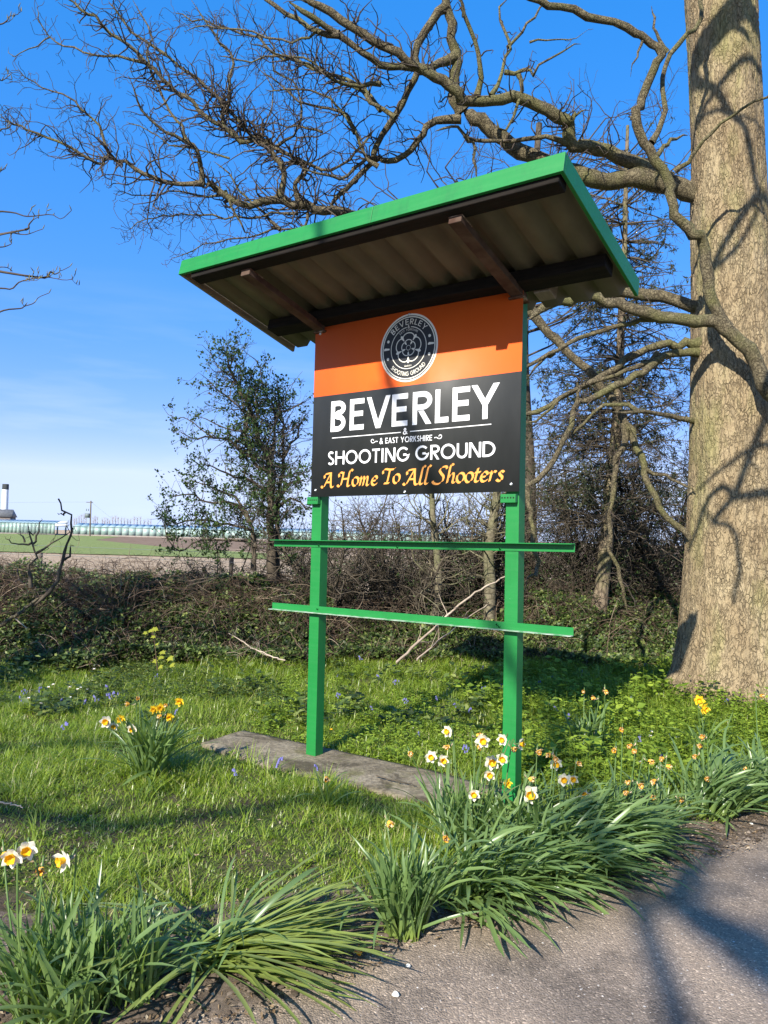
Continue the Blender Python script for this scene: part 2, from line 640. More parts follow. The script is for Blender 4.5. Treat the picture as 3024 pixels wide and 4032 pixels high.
def m_sheet():
    t = NT('roof_sheet_underside')
    co = t.coord()
    c = t.ramp(t.noise(t.coord((1.5, 1, 1)), 3.0, 5), [(.3, (.10, .088, .06)), (.7, (.155, .135, .09))])
    c = t.mix(t.ramp(t.noise(co, 30, 5, .7), [(.62, 0.0), (.75, .8)]), c, (.13, .12, .07))
    return t.done(c, .75, t.bump(t.noise(co, 90, 3), .15, .002), .25)


MAT['sheet'] = m_sheet()
MAT['tar_wood'] = m_simple('tarred_timber', (.007, .006, .005), (.016, .012, .009), 6, .85, .2, .5, 30, .006, (1, 12, 12))
MAT['raw_board'] = m_simple('weathered_board', (.19, .155, .115), (.28, .235, .175), 4, .85, .2, .4, 20, .003, (10, 1, 10))


def m_rust():
    t = NT('rusty_peeling_paint')
    co = t.coord()
    c = t.ramp(t.noise(co, 16, 7, .65), [(.36, (.07, .03, .016)), (.52, (.12, .065, .04)), (.66, (.36, .30, .23))])
    return t.done(c, .85, t.bump(t.noise(co, 30, 5), .5, .004), .2)


MAT['rust'] = m_rust()
MAT['rust_pale'] = m_simple('rusty_cream_paint', (.06, .032, .022), (.11, .075, .055), 9, .85, .2, .4, 40)


def m_concrete():
    t = NT('old_concrete')
    co = t.coord()
    c = t.ramp(t.noise(co, 3.2, 9, .72), [(.34, (.16, .13, .085)), (.5, (.30, .25, .165)), (.66, (.42, .355, .25))])
    c = t.mix(t.ramp(t.noise(co, 2.6, 8, .75, .6), [(.52, 0.0), (.60, .85)]), c, (.08, .065, .038))
    c = t.mix(t.ramp(t.noise(co, 4.5, 7, .65), [(.52, 0.0), (.66, .65)]), c, (.17, .165, .05))
    c = t.mix(t.ramp(t.noise(co, 40, 6, .7), [(.4, .55), (.62, 0.0)]), c, (.08, .065, .045))
    return t.done(c, .92, t.bump(t.noise(co, 22, 9, .75), .9, .02), .2)


MAT['concrete'] = m_concrete()


def m_road():
    t = NT('gritty_lane_surface')
    co = t.coord()
    grit = t.voro(co, 150, 'F1', 'Color')
    gd = t.voro(co, 150)
    big = t.noise(co, 1.1, 7, .62, .3)
    c = t.ramp(t.noise(co, 9, 8, .7), [(.3, (.15, .118, .09)), (.7, (.25, .198, .15))])
    c = t.mix(t.ramp(big, [(.42, 0.0), (.62, .85)]), c, (.37, .285, .205))
    c = t.mix(t.ramp(t.noise(co, 3.1, 7, .7, .6), [(.54, 0.0), (.64, .55)]), c, (.095, .078, .062))
    sp = t.n('ShaderNodeSeparateColor')
    t.l(grit, sp.inputs[0])
    lum = t.ramp(sp.outputs[0], [(0, .6), (.5, .95), (.88, 1.15), (.96, 1.7), (1, 2.3)])
    c = t.mix(.75, c, lum, 'MULTIPLY')
    h = t.math('SUBTRACT', t.noise(co, 70, 5, .6), t.math('MULTIPLY', gd, .8))
    return t.done(c, .9, t.bump(h, .75, .006), .25)


MAT['road'] = m_road()


def m_soil():
    t = NT('verge_soil')
    co = t.coord()
    c = t.ramp(t.noise(co, 14, 9, .72), [(.3, (.07, .053, .039)), (.5, (.14, .108, .08)), (.7, (.25, .195, .148))])
    c = t.mix(t.ramp(t.noise(co, 1.6, 5), [(.5, 0.0), (.68, .8)]), c, (.27, .21, .155))
    c = t.mix(t.ramp(t.voro(co, 60, 'F1'), [(.0, .8), (.14, 0.0)]), c, (.25, .20, .15))
    return t.done(c, .95, t.bump(t.noise(co, 38, 9, .75), .9, .02), .15)


MAT['soil'] = m_soil()


def m_turf():
    t = NT('turf_ground')
    co = t.coord()
    soil = t.ramp(t.noise(co, 30, 8, .7), [(.3, (.045, .034, .022)), (.7, (.14, .105, .07))])
    green = t.ramp(t.noise(co, 45, 6, .7), [(.3, (.025, .05, .01)), (.7, (.075, .12, .02))])
    c = t.mix(t.ramp(t.noise(co, 2.4, 6, .6), [(.38, 0.0), (.62, .85)]), soil, green)
    return t.done(c, .95, t.bump(t.noise(co, 60, 6, .7), .8, .02), .15)


MAT['turf'] = m_turf()


def m_field(name, c1, c2, c3, scale, stretch):
    t = NT(name)
    c = t.ramp(t.noise(t.coord(stretch), scale, 8, .72), [(.32, c1), (.5, c2), (.68, c3)])
    return t.done(c, .95, t.bump(t.noise(t.coord(stretch), scale * 3, 6, .7), .7, .1), .1)


MAT['stubble'] = m_field('stubble', (.26, .185, .115), (.41, .30, .19), (.52, .40, .26), 3.2, (.5, 1, 1))
MAT['crop'] = m_field('young_crop', (.13, .16, .05), (.20, .245, .075), (.30, .30, .13), 5.5, (.4, 1, 1))
MAT['plough'] = m_field('ploughed_earth', (.12, .075, .048), (.215, .145, .095), (.30, .215, .145), 1.6, (.35, 1, 1))

# ------------------------------------------------------------------ ground, lane, fields
EDGE = np.array([(-30, -9.9), (-6, .15), (-3, 1.45), (-1.14, 2.36), (-.45, 2.52), (.18, 3.10), (1.08, 3.59), (2.12, 4.21), (6, 6.4), (30, 19.5)])   # border of lane and soil
GEDGE = np.array([(-30, -8.9), (-6, 1.2), (-2, 2.75), (-1.2, 2.85), (-.6, 2.95), (.05, 3.25), (.5, 3.52), (1.1, 3.95), (2.12, 4.5), (6, 6.6), (30, 19.7)])     # border of soil and turf


def edge_y(x, E=EDGE):
    return np.interp(x, E[:, 0], E[:, 1])


def hgt(x, y):
    x = np.asarray(x, float)
    y = np.asarray(y, float)
    b = np.clip((y - edge_y(x)) / .5, 0, 1)
    rise = np.clip((y - 7.6) / 2.2, 0, 1)
    rise = rise * rise * (3 - 2 * rise)
    back = np.clip((y - 11) / 2.5, 0, 1)
    tree = .13 * np.exp(-((x - 3.45) ** 2 + (y - 7.6) ** 2) / 1.1)
    return b * (.012 + .035 * (n2(x, y, 1.3, 2, 1) - .5) + .03 * (n2(x, y, 6, 2, 2) - .5)) + .12 * rise * (1 - back) + tree


def sheet(name, x0, x1, y0, y1, nx, ny, zf, mat, kind='structure', ypow=1, smooth=True):
    xs = np.linspace(x0, x1, nx)
    ys = y0 + (y1 - y0) * np.linspace(0, 1, ny) ** ypow
    X, Y = np.meshgrid(xs, ys)
    X, Y = X.ravel(), Y.ravel()
    i = np.arange(nx * ny).reshape(ny, nx)
    F = np.stack([i[:-1, :-1], i[:-1, 1:], i[1:, 1:], i[1:, :-1]], -1).reshape(-1, 4)
    return part(name, np.stack([X, Y, zf(X, Y)], -1), F, mat, smooth=smooth, kind=kind)


far_z = lambda x, y: .0022 * np.maximum(y, 0)
sheet('ground', -3000, 3000, -800, 3000, 61, 77, lambda x, y: -.35 + 0 * x + .0022 * np.maximum(y, 0), MAT['stubble'])


def strip_mesh(name, lo, hi, x0, x1, nx, ny, z, mat):
    """ground strip between the curves y = lo(x) and y = hi(x)"""
    xs = np.linspace(x0, x1, nx)
    t = np.linspace(0, 1, ny)
    X = np.repeat(xs[None], ny, 0)
    Y = lo(xs)[None] * (1 - t[:, None]) + hi(xs)[None] * t[:, None]
    i = np.arange(nx * ny).reshape(ny, nx)
    F = np.stack([i[:-1, :-1], i[:-1, 1:], i[1:, 1:], i[1:, :-1]], -1).reshape(-1, 4)
    Z = z(X.ravel(), Y.ravel())
    return part(name, np.stack([X.ravel(), Y.ravel(), Z], -1), F, mat, smooth=True, kind='structure')


# lane on which the photographer stands
strip_mesh('lane', lambda x: edge_y(x) - 5.2 - 0 * x, lambda x: edge_y(x) + .10 + .05 * np.sin(x * 9) + .16 * (n2(x, 0 * x, 2.3, 3, 5) - .5), -14, 14, 560, 60,
           lambda x, y: .004 + .006 * (n2(x, y, 2, 2, 9) - .5), MAT['road'])
# bare soil along the lane
strip_mesh('soil_strip', lambda x: edge_y(x) - .14, lambda x: edge_y(x, GEDGE) + .30 + .4 * (n2(x, 0 * x, 1.7, 3, 6) - .5), -14, 14, 900, 40,
           lambda x, y: np.where(y < edge_y(x) + .02, -.02, 0) + hgt(x, y) + .010 + .022 * (n2(x, y, 14, 3, 3) - .45), MAT['soil'])
sheet('verge', -9, 11, -3, 13.5, 260, 330, lambda x, y: np.where(y < edge_y(x) + .12, -.06, 0) + hgt(x, y), MAT['turf'])
sheet('roadside_ground', -60, 60, -40, 13.3, 60, 40, lambda x, y: -.10 + 0 * x, MAT['turf'])
# fields beyond the hedge
sheet('stubble_field', -260, 200, 13.0, 80, 90, 40, lambda x, y: far_z(x, y) + .03 * (n2(x, y, 2, 2, 4) - .5), MAT['stubble'], ypow=1.6)
strip_mesh('crop_field', lambda x: np.interp(x, [-260, -40, -8, 20], [60, 50, 48, 50]), lambda x: np.interp(x, [-260, -70, -45, -20, -6], [210, 205, 120, 74, 58]), -260, -6, 200, 60,
           lambda x, y: far_z(x, y) + .05 + .06 * (n2(x, y, 1.2, 3, 8) - .5), MAT['crop'])
sheet('ploughed_field', -120, 200, 70, 207, 160, 90, lambda x, y: far_z(x, y) + .012 + .14 * (n2(x, y * 2, .7, 3, 7) - .5), MAT['plough'])

# ------------------------------------------------------------------ the roofed notice board
YAW = .617
SO = np.array([-.5188, 5.407, 0])
board = thing('notice_board', 'tall green roofed notice board with an orange and charcoal panel on two square posts', 'notice board', SO, rotz=-YAW)


def obj_local(name, V, F, mat, parent, **k):
    return part(name, V, F, mat, parent, local=True, **k)


PY0, PY1 = .034, .118                  # front and back of the posts
for u0b, u0t in ((-.006, -.017), (1.508, 1.494)):
    sh = lambda c, a=u0b, b=u0t: Vector((c.x + (a + (b - a) * c.z / 2.4), c.y, c.z))
    post = bevel_box('post', (0, .086, PY0, PY1, -.05, 3.13), MAT['green'], board, .003, 2, sh)
    cx = u0t + .043
    # brackets above and below the panel with their rows of bolt holes
    for z0, z1, name in ((1.783, 1.834, 'bracket'), (3.050, 3.112, 'bracket')):
        b = bevel_box(name, (cx - .058, cx + .040, -.002, PY0 - .001, z0, z1), MAT['green'], board, .003)
        for k in range(5):
            a = np.linspace(0, 2 * np.pi, 9)[:-1]
            hx, hz = cx - .046 + k * .0185, (z0 + z1) / 2 + .004
            V = np.stack([hx + .0052 * np.cos(a), np.full(8, -.0032), hz + .0052 * np.sin(a)], -1)
            obj_local('bolt_hole', V, np.arange(8)[None, ::-1], MAT['black_hole'], b)
    if u0t > 1:
        bevel_box('hanger', (cx - .02, cx + .0, -.008, -.004, 3.02, 3.15), MAT['green'], board, .001)


def rail(z0l, z0r, top):
    xl, xr = -.365, 1.932
    zz = lambda x: z0l + (z0r - z0l) * (x - xl) / (xr - xl)
    sh = lambda c: Vector((c.x, c.y, c.z + zz(c.x)))
    r = bevel_box('rail', (xl, xr, PY0 - .005, PY0 - .0005, -.049, 0), MAT['green'], board, .001, 1, sh)
    if top:
        bevel_box('rail_ledge', (xl, xr, PY0 - .052, PY0 - .0055, -.006, -.001), MAT['green'], r, .001, 1, sh)
    else:
        bevel_box('rail_ledge', (xl, xr, PY0 - .046, PY0 - .0055, -.048, -.043), MAT['green_worn'], r, .001, 1, sh)
    for bx in ((.065, .73, 1.47) if top else (.068, 1.46, 1.475)):
        a = np.linspace(0, 2 * np.pi, 9)[:-1]
        bz = zz(bx) - (.036 if top else .018 + (.012 if bx > 1.47 else 0))
        V = np.concatenate([np.stack([bx + q * np.cos(a), np.full(8, yy), bz + q * np.sin(a)], -1) for q, yy in ((.008, PY0 - .005), (.0075, PY0 - .011), (.004, PY0 - .013))])
        i = np.arange(8)
        F = np.concatenate([np.stack([i + 8 * k, i + 8 * k + 8, (i + 1) % 8 + 8 * k + 8, (i + 1) % 8 + 8 * k], -1) for k in (0, 1)])
        obj_local('bolt', V, [F, (i + 16)[None]], MAT['green'], r)


rail(1.527, 1.553, True)
rail(1.068, 1.083, False)

# panel
PC = dict(tl=(.002, 3.028), tr=(1.601, 3.048), bl=(.002, 1.834), br=(1.598, 1.849))
V = []
for y in (0, .004):
    for k in ('bl', 'br', 'tr', 'tl'):
        V.append((PC[k][0], y, PC[k][1]))
panel = obj_local('panel', V, np.array([[0, 1, 2, 3], [7, 6, 5, 4], [0, 4, 5, 1], [1, 5, 6, 2], [2, 6, 7, 3], [3, 7, 4, 0]]), MAT['print'], board)
# its six screws
for sx, sz in ((.048, 2.986), (1.559, 3.011), (.799, 3.012), (.797, 1.858), (1.548, 1.892), (.044, 1.881)):
    a = np.linspace(0, 2 * np.pi, 13)[:-1]
    i = np.arange(12)
    rings = [(.0105, -.0005), (.0105, -.003), (.0065, -.0065), (.003, -.0062), (.002, -.0035)]
    V = np.concatenate([np.stack([sx + q * np.cos(a), np.full(12, yy), sz + q * np.sin(a)], -1) for q, yy in rings])
    F = np.concatenate([np.stack([i + 12 * k, (i + 1) % 12 + 12 * k, (i + 1) % 12 + 12 * k + 12, i + 12 * k + 12], -1) for k in range(4)])
    obj_local('screw', V, [F, (i + 48)[None]], MAT['steel'], panel)

# ---- lettering: flat strokes of vinyl lying on the panel
class Ink:
    def __init__(self, y=-.0008):
        self.V, self.F, self.n, self.y, self.k = [], [], 0, y, 0

    def quads(self, A, B):
        A, B = np.asarray(A, float), np.asarray(B, float)
        y = self.y - .00006 * (self.k % 12)
        self.k += 1
        m = len(A)
        V = np.empty((2 * m, 3))
        V[:m, 0], V[:m, 2] = A[:, 0], A[:, 1]
        V[m:, 0], V[m:, 2] = B[:, 0], B[:, 1]
        V[:, 1] = y
        i = np.arange(m - 1)
        self.F.append(np.stack([i, i + 1, m + i + 1, m + i], -1) + self.n)
        self.V.append(V)
        self.n += 2 * m

    def stroke(self, pts, w, f=None, closed=False):
        p = np.asarray(pts, float)
        q = np.concatenate([p[-2:-1], p, p[1:2]]) if closed else np.concatenate([[2 * p[0] - p[1]], p, [2 * p[-1] - p[-2]]])
        d1, d2 = unit(q[1:-1] - q[:-2]), unit(q[2:] - q[1:-1])
        n1, n2_ = np.stack([-d1[:, 1], d1[:, 0]], -1), np.stack([-d2[:, 1], d2[:, 0]], -1)
        mi = unit(n1 + n2_)
        sc = 1 / np.maximum((mi * n1).sum(-1, keepdims=True), .35)
        A, B = p + mi * sc * w / 2, p - mi * sc * w / 2
        self.quads(*( (f(A), f(B)) if f else (A, B)))

    def diag(self, p0, p1, w, f=None):
        (x0, y0), (x1, y1) = p0, p1
        h = w * math.hypot(x1 - x0, y1 - y0) / abs(y1 - y0) / 2
        A, B = np.array([[x0 - h, y0], [x1 - h, y1]]), np.array([[x0 + h, y0], [x1 + h, y1]])
        self.quads(*((f(A), f(B)) if f else (A, B)))

    def nib(self, pts, w, f=None, ang=42, K=40, closed=False):
        p = catmull(pts, K)
        nv = np.array([math.cos(math.radians(ang)), math.sin(math.radians(ang))]) * w / 2
        t = np.gradient(p, axis=0)
        t = unit(t)
        nn = np.stack([-t[:, 1], t[:, 0]], -1)
        nn *= np.sign((nn * nv).sum(-1, keepdims=True) + 1e-9)
        off = nv + nn * w * .13
        self.quads(*((f(p + off), f(p - off)) if f else (p + off, p - off)))

    def build(self, name, mat, parent):
        V = np.concatenate(self.V)
        F = np.concatenate(self.F)
        # every face looks at the viewer (-y)
        a, b, c = V[F[:, 0]], V[F[:, 1]], V[F[:, 2]]
        s = (b[:, 0] - a[:, 0]) * (c[:, 2] - a[:, 2]) - (b[:, 2] - a[:, 2]) * (c[:, 0] - a[:, 0])
        F[s < 0] = F[s < 0][:, ::-1]
        o = obj_local(name, V, F, mat, parent)
        return o


def arc(cx, cy, rx, ry, a0, a1, n=20):
    a = np.radians(np.linspace(a0, a1, n))
    return np.stack([cx + rx * np.cos(a), cy + ry * np.sin(a)], -1)


def glyph(ink, ch, w, f, W):
    """geometric sans capital, cap height 1, width W, stroke w"""
    h = w / 2
    S = lambda pts, closed=False: ink.stroke(pts, w, f, closed)
    D = lambda a, b: ink.diag(a, b, w, f)
    if ch == 'B':
        S([(h, 0), (h, 1)])
        r1, r2 = (.5 - h) * .46 + .02, .5
        S(np.concatenate([[(w, 1 - h)], arc(W * .86 - .22, .76, .22, .24 - h, 90, -90), [(w, .52)]]))
        S(np.concatenate([[(w, .56)], arc(W - h - .25, .28, .25, .28 - h, 90, -90), [(w, h)]]))
    elif ch == 'E':
        S([(h, 0), (h, 1)])
        for z, k in ((1 - h, 1), (.52, .93), (h, 1)):
            S([(w, z), (W * k, z)])
    elif ch == 'L':
        S([(h, 0), (h, 1)])
        S([(w, h), (W, h)])
    elif ch == 'T':
        S([(W / 2, 0), (W / 2, 1 - w)])
        S([(0, 1 - h), (W, 1 - h)])
    elif ch == 'I':
        S([(W / 2, 0), (W / 2, 1)])
    elif ch == 'H':
        S([(h, 0), (h, 1)])
        S([(W - h, 0), (W - h, 1)])
        S([(w, .52), (W - w, .52)])
    elif ch == 'N':
        S([(h, 0), (h, 1)])
        S([(W - h, 0), (W - h, 1)])
        D((h + w * .15, 1), (W - h - w * .15, 0))
    elif ch == 'V':
        D((w * .62, 1), (W / 2, 0))
        D((W - w * .62, 1), (W / 2, 0))
    elif ch == 'A':
        D((w * .62, 0), (W / 2, 1))
        D((W - w * .62, 0), (W / 2, 1))
        S([(W * .27, .32), (W * .73, .32)])
    elif ch == 'X':
        D((w * .62, 0), (W - w * .62, 1))
        D((W - w * .62, 0), (w * .62, 1))
    elif ch == 'M':
        S([(h, 0), (h, 1)])
        S([(W - h, 0), (W - h, 1)])
        D((h, 1), (W / 2, 0))
        D((W - h, 1), (W / 2, 0))
    elif ch == 'Y':
        D((w * .62, 1), (W / 2, .42))
        D((W - w * .62, 1), (W / 2, .42))
        S([(W / 2, 0), (W / 2, .5)])
    elif ch == 'R':
        S([(h, 0), (h, 1)])
        S(np.concatenate([[(w, 1 - h)], arc(W * .93 - .25 - h * .2, .72, .25, .28 - h, 90, -90), [(w, .44 + h)]]))
        D((W * .45, .5 - h), (W - w * .55, 0))
    elif ch == 'K':
        S([(h, 0), (h, 1)])
        D((w, .45), (W - w * .6, 1))
        D((W * .38, .62), (W - w * .5, 0))
    elif ch == 'O':
        S(arc(W / 2, .5, W / 2 - h, .5 - h + .01, 0, 360, 44), True)
    elif ch == 'G':
        S(np.concatenate([arc(W / 2, .5, W / 2 - h, .5 - h + .01, 42, 350, 36), [(W - h, .46)], [(W * .52, .46)]]))
    elif ch == 'D':
        S([(h, 0), (h, 1)])
        S(np.concatenate([[(w, 1 - h)], arc(W - h - min(.5, W - w) + .02, .5, min(.5, W - w) - .02, .5 - h, 90, -90, 26), [(w, h)]]))
    elif ch == 'U':
        S(np.concatenate([[(h, 1)], arc(W / 2, W / 2 - .02, W / 2 - h, W / 2 - h - .01, 180, 360, 22), [(W - h, 1)]]))
    elif ch == 'S':
        S(np.concatenate([arc(W / 2, .75, W * .40 - h * .6, .26 - h, 28, 232, 18), catmull([(W * .40, .56), (W * .62, .45)], 4),
                          arc(W / 2, .26, W * .46 - h * .6, .27 - h, 58, -152, 18)]))
    elif ch == '&':
        S(catmull([(W, .0), (W * .35, .62), (W * .28, .86), (W * .5, .96), (W * .66, .8), (W * .5, .6), (W * .14, .36), (W * .1, .14), (W * .35, .02), (W * .65, .12), (W * .92, .45)], 44))


WID = dict(B=.62, E=.56, V=.86, R=.64, L=.48, Y=.80, S=.56, H=.78, O=1.0, T=.62, I=.22, N=.80, G=.98, U=.72, D=.82, K=.66, A=.82, X=.7, M=.9)
WID['&'] = .72


def text_line(ink, txt, x0, x1, zf, cap, w, space=.35, gap=.13):
    """set txt from x0 to x1; zf(x) is the baseline"""
    tot = sum(space if c == ' ' else WID[c] for c in txt) + gap * (len(txt) - 1)
    k = (x1 - x0) / (tot * cap)
    x = 0
    for c in txt:
        if c == ' ':
            x += space + gap
            continue
        f = lambda P, xx=x: np.stack([x0 + (xx + P[:, 0]) * cap * k, zf(x0 + (xx + P[:, 0]) * cap * k) + P[:, 1] * cap], -1)
        glyph(ink, c, w, f, WID[c])
        x += WID[c] + gap


def text_arc(ink, txt, cx, cz, r, cap, a0, a1, w, top=True, space=.35, gap=.16):
    tot = sum(space if c == ' ' else WID[c] for c in txt) + gap * (len(txt) - 1)
    x = 0
    for c in txt:
        if c == ' ':
            x += space + gap
            continue

        def f(P, xx=x):
            a = math.radians(a0) + (math.radians(a1) - math.radians(a0)) * (xx + WID[c] / 2) / tot
            dx = (P[:, 0] - WID[c] / 2) * cap * abs(math.radians(a1 - a0)) * r / (tot * cap)
            if top:
                er, et = np.array([math.cos(a), math.sin(a)]), np.array([math.sin(a), -math.cos(a)])
                return np.array([cx, cz]) + er * (r + P[:, 1:] * cap) + et * dx[:, None]
            er, et = np.array([math.cos(a), math.sin(a)]), np.array([-math.sin(a), math.cos(a)])
            return np.array([cx, cz]) + er * (r - P[:, 1:] * cap) + et * dx[:, None]
        glyph(ink, c, w, f, WID[c])
        x += WID[c] + gap


bz = lambda x: 2.2835 + .0075 * (x - .165) / 1.29
title = Ink()
for ch, x0, x1 in (('B', .165, .294), ('E', .331, .452), ('V', .470, .670), ('E', .680, .804), ('R', .842, .984), ('L', 1.012, 1.110), ('E', 1.137, 1.260), ('Y', 1.268, 1.462)):
    cap = .212
    Wn = (x1 - x0) / cap
    glyph(title, ch, .165, lambda P, a=x0: np.stack([a + P[:, 0] * cap, bz(a + P[:, 0] * cap) + P[:, 1] * cap], -1), Wn)
title.build('title_lettering', MAT['letter_white'], panel)
line = Ink()
line.stroke([(.180, 2.2405), (.755, 2.246)], .0052)
line.stroke([(.826, 2.2475), (1.409, 2.256)], .0052)
f = lambda P: np.stack([.772 + P[:, 0] * .042, 2.2315 + P[:, 1] * .040], -1)
glyph(line, '&', .16, f, .78)
line.build('rule_line', MAT['letter_white'], panel)
small = Ink()
text_line(small, '& EAST YORKSHIRE', .587, .994, lambda x: 2.1795 + 0 * x, .037, .16, .34, .12)
for sx, d in ((.519, 1), (1.062, -1)):
    P = [(sx + d * .020, 2.2), (sx + d * .008, 2.209), (sx - d * .002, 2.200), (sx + d * .004, 2.187), (sx + d * .020, 2.186), (sx + d * .036, 2.194), (sx + d * .052, 2.192)]
    fl = Ink()
    fl.stroke(catmull(np.array(P) + (0, .004), 24), .0052)
    fl.build('flourish', MAT['letter_white'], panel)
small.build('county_lettering', MAT['letter_white'], panel)
word = Ink()
text_line(word, 'SHOOTING', .147, .826, lambda x: 2.0535 + .004 * x, .093, .145, .35, .10)
text_line(word, 'GROUND', .871, 1.440, lambda x: 2.0545 + .004 * x, .093, .145, .35, .10)
word.build('lettering', MAT['letter_white'], panel)

SCRIPT = {
    'A': (.80, [[(-.20, .10), (-.12, .0), (.02, .06), (.24, .46), (.56, 1.02)], [(.56, 1.02), (.55, .6), (.56, .12), (.64, .0), (.78, .05)], [(.16, .36), (.58, .36)], [(.06, .66), (.06, .88), (.28, .97), (.56, 1.0)]]),
    'H': (.98, [[(.02, .66), (.0, .88), (.16, .97), (.36, .90)], [(.36, .98), (.26, .5), (.14, .08), (-.02, .0), (-.12, .10)], [(1.06, 1.06), (.94, 1.14), (.82, 1.0), (.72, .5), (.66, .08), (.74, .0), (.86, .06)], [(.26, .50), (.72, .53)]]),
    'o': (.50, [[(.24, .60), (.06, .46), (.02, .18), (.14, .0), (.34, .08), (.46, .34), (.40, .55), (.24, .60)]]),
    'm': (.86, [[(.02, .48), (.12, .60), (.13, .40), (.04, .0)], [(.09, .28), (.26, .56), (.37, .57), (.36, .36), (.28, .0)], [(.33, .28), (.50, .56), (.62, .57), (.61, .36), (.56, .08), (.62, .0), (.74, .07)]]),
    'e': (.46, [[(.08, .28), (.30, .32), (.41, .46), (.33, .60), (.16, .54), (.03, .28), (.07, .06), (.22, .0), (.42, .12)]]),
    'T': (.74, [[(.04, .66), (.04, .86), (.22, .97), (.5, .93), (.80, .95), (.92, 1.05)], [(.54, .95), (.44, .5), (.34, .10), (.24, .02)], [(.12, .02), (.28, .02), (.48, .03)]]),
    'l': (.33, [[(.42, 1.12), (.30, 1.18), (.22, 1.0), (.12, .5), (.04, .10), (.12, .0), (.25, .06)]]),
    'S': (.76, [[(.82, .92), (.76, 1.06), (.52, 1.02), (.36, .82), (.46, .62), (.60, .42), (.54, .14), (.28, -.04), (.02, -.01), (-.10, .14)]]),
    'h': (.58, [[(.42, 1.12), (.30, 1.18), (.22, 1.0), (.12, .5), (.02, .0)], [(.09, .28), (.28, .56), (.42, .58), (.42, .36), (.36, .08), (.43, .0), (.54, .07)]]),
    't': (.36, [[(.24, .84), (.14, .44), (.06, .10), (.14, .0), (.28, .06)], [(.04, .57), (.38, .60)]]),
    'r': (.44, [[(.02, .48), (.12, .60), (.13, .40), (.04, .0)], [(.09, .28), (.24, .56), (.36, .60), (.42, .54)]]),
    's': (.40, [[(.40, .52), (.30, .60), (.16, .54), (.18, .38), (.30, .24), (.26, .04), (.10, .0), (-.02, .09)]]),
}
motto = Ink()
for txt, x0, x1, zb in (('A', .118, .212, 1.899), ('Home', .252, .582, 1.904), ('To', .618, .762, 1.915), ('All', .806, .985, 1.904), ('Shooters', 1.015, 1.502, 1.908)):
    tot = sum(SCRIPT[c][0] for c in txt)
    cap = .098
    k = (x1 - x0) / (tot * cap)
    x = 0
    for c in txt:
        for st in SCRIPT[c][1]:
            motto.nib(st, .135, lambda P, xx=x: np.stack([x0 + (xx + P[:, 0] * .95) * cap * k, zb + .012 * (x0 + xx * cap * k - x0) + P[:, 1] * cap], -1))
        x += SCRIPT[c][0]
motto.build('motto_lettering', MAT['letter_orange'], panel)

# round emblem: cream rim, charcoal disc, rings, rose
EX, EZ, ER = .799, 2.794, .2225


def disc(name, r, y, mat, n=72):
    a = np.linspace(0, 2 * np.pi, n + 1)[:-1]
    V = np.stack([EX + r * np.cos(a), np.full(n, y), EZ + r * np.sin(a)], -1)
    return obj_local(name, V, np.arange(n)[None], mat, panel)


disc('emblem_rim', ER, -.0010, MAT['letter_cream'])
disc('emblem_disc', ER * .945, -.0016, MAT['disc'])
em = Ink(-.0024)
em.stroke(arc(EX, EZ, ER * .905, ER * .905, 0, 360, 90), ER * .032, None, True)
em.stroke(arc(EX, EZ, ER * .612, ER * .612, 97, 443, 90), ER * .022)
text_arc(em, 'BEVERLEY', EX, EZ, ER * .685, ER * .165, 141, 39, .13)
text_arc(em, 'EAST YORKSHIRE', EX, EZ, ER * .505, ER * .062, 126, 54, .12, True, .5, .2)
text_arc(em, 'SHOOTING GROUND', EX, EZ, ER * .825, ER * .125, 222, 318, .15, False)
text_line(em, 'MMXXIV', EX - ER * .125, EX + ER * .125, lambda x: EZ - ER * .555 + 0 * x, ER * .05, .14)
fx = lambda P: np.stack([EX - .010 + P[:, 0] * .02, EZ + ER * .585 + P[:, 1] * .018], -1)
glyph(em, '&', .16, fx, .78)
for a in (160, 20, 200, 340):
    dx, dz = EX + ER * .765 * math.cos(math.radians(a)), EZ + ER * .765 * math.sin(math.radians(a))
    em.stroke(arc(dx, dz, ER * .022, ER * .022, 0, 360, 16), ER * .044, None, True)
for sgn in (-1, 1):
    bx = EX + sgn * ER * .77
    em.quads([(bx - ER * .1, EZ + .010), (bx - ER * .06, EZ + .017), (bx + ER * .10, EZ + .012)], [(bx - ER * .1, EZ), (bx - ER * .06, EZ), (bx + ER * .10, EZ + .002)])
for k in range(5):
    a = 90 + 72 * k
    for r, w, wd in ((.30, .165, .028), (.155, .10, .026)):
        c, s = math.cos(math.radians(a)), math.sin(math.radians(a))
        P = arc(0, 0, 1, 1, -118, 118, 26)
        P = np.stack([P[:, 0] * w * .85 + r, P[:, 1] * w * 1.18], -1) * ER
        Q = np.stack([EX + P[:, 0] * c - P[:, 1] * s, EZ + P[:, 0] * s + P[:, 1] * c], -1)
        em.stroke(Q, ER * wd)
    b = math.radians(a + 36)
    for r0, r1, wd in ((.25, .455, .032), (.11, .20, .022)):
        e, t_ = np.array([math.cos(b), math.sin(b)]), np.array([-math.sin(b), math.cos(b)])
        O_ = np.array([EX, EZ])
        rr = np.array([r0, r0 * .55 + r1 * .45, r1 * .82 + r0 * .18, r1])
        ww = np.array([.3, 1.0, 1.3, .05]) * wd
        em.quads([O_ + ER * (r * e + w * t_) for r, w in zip(rr, ww)], [O_ + ER * (r * e - w * t_) for r, w in zip(rr, ww)])
em.stroke(arc(EX, EZ, ER * .072, ER * .072, 0, 360, 24), ER * .012, None, True)
em.build('emblem_print', MAT['letter_cream'], panel)

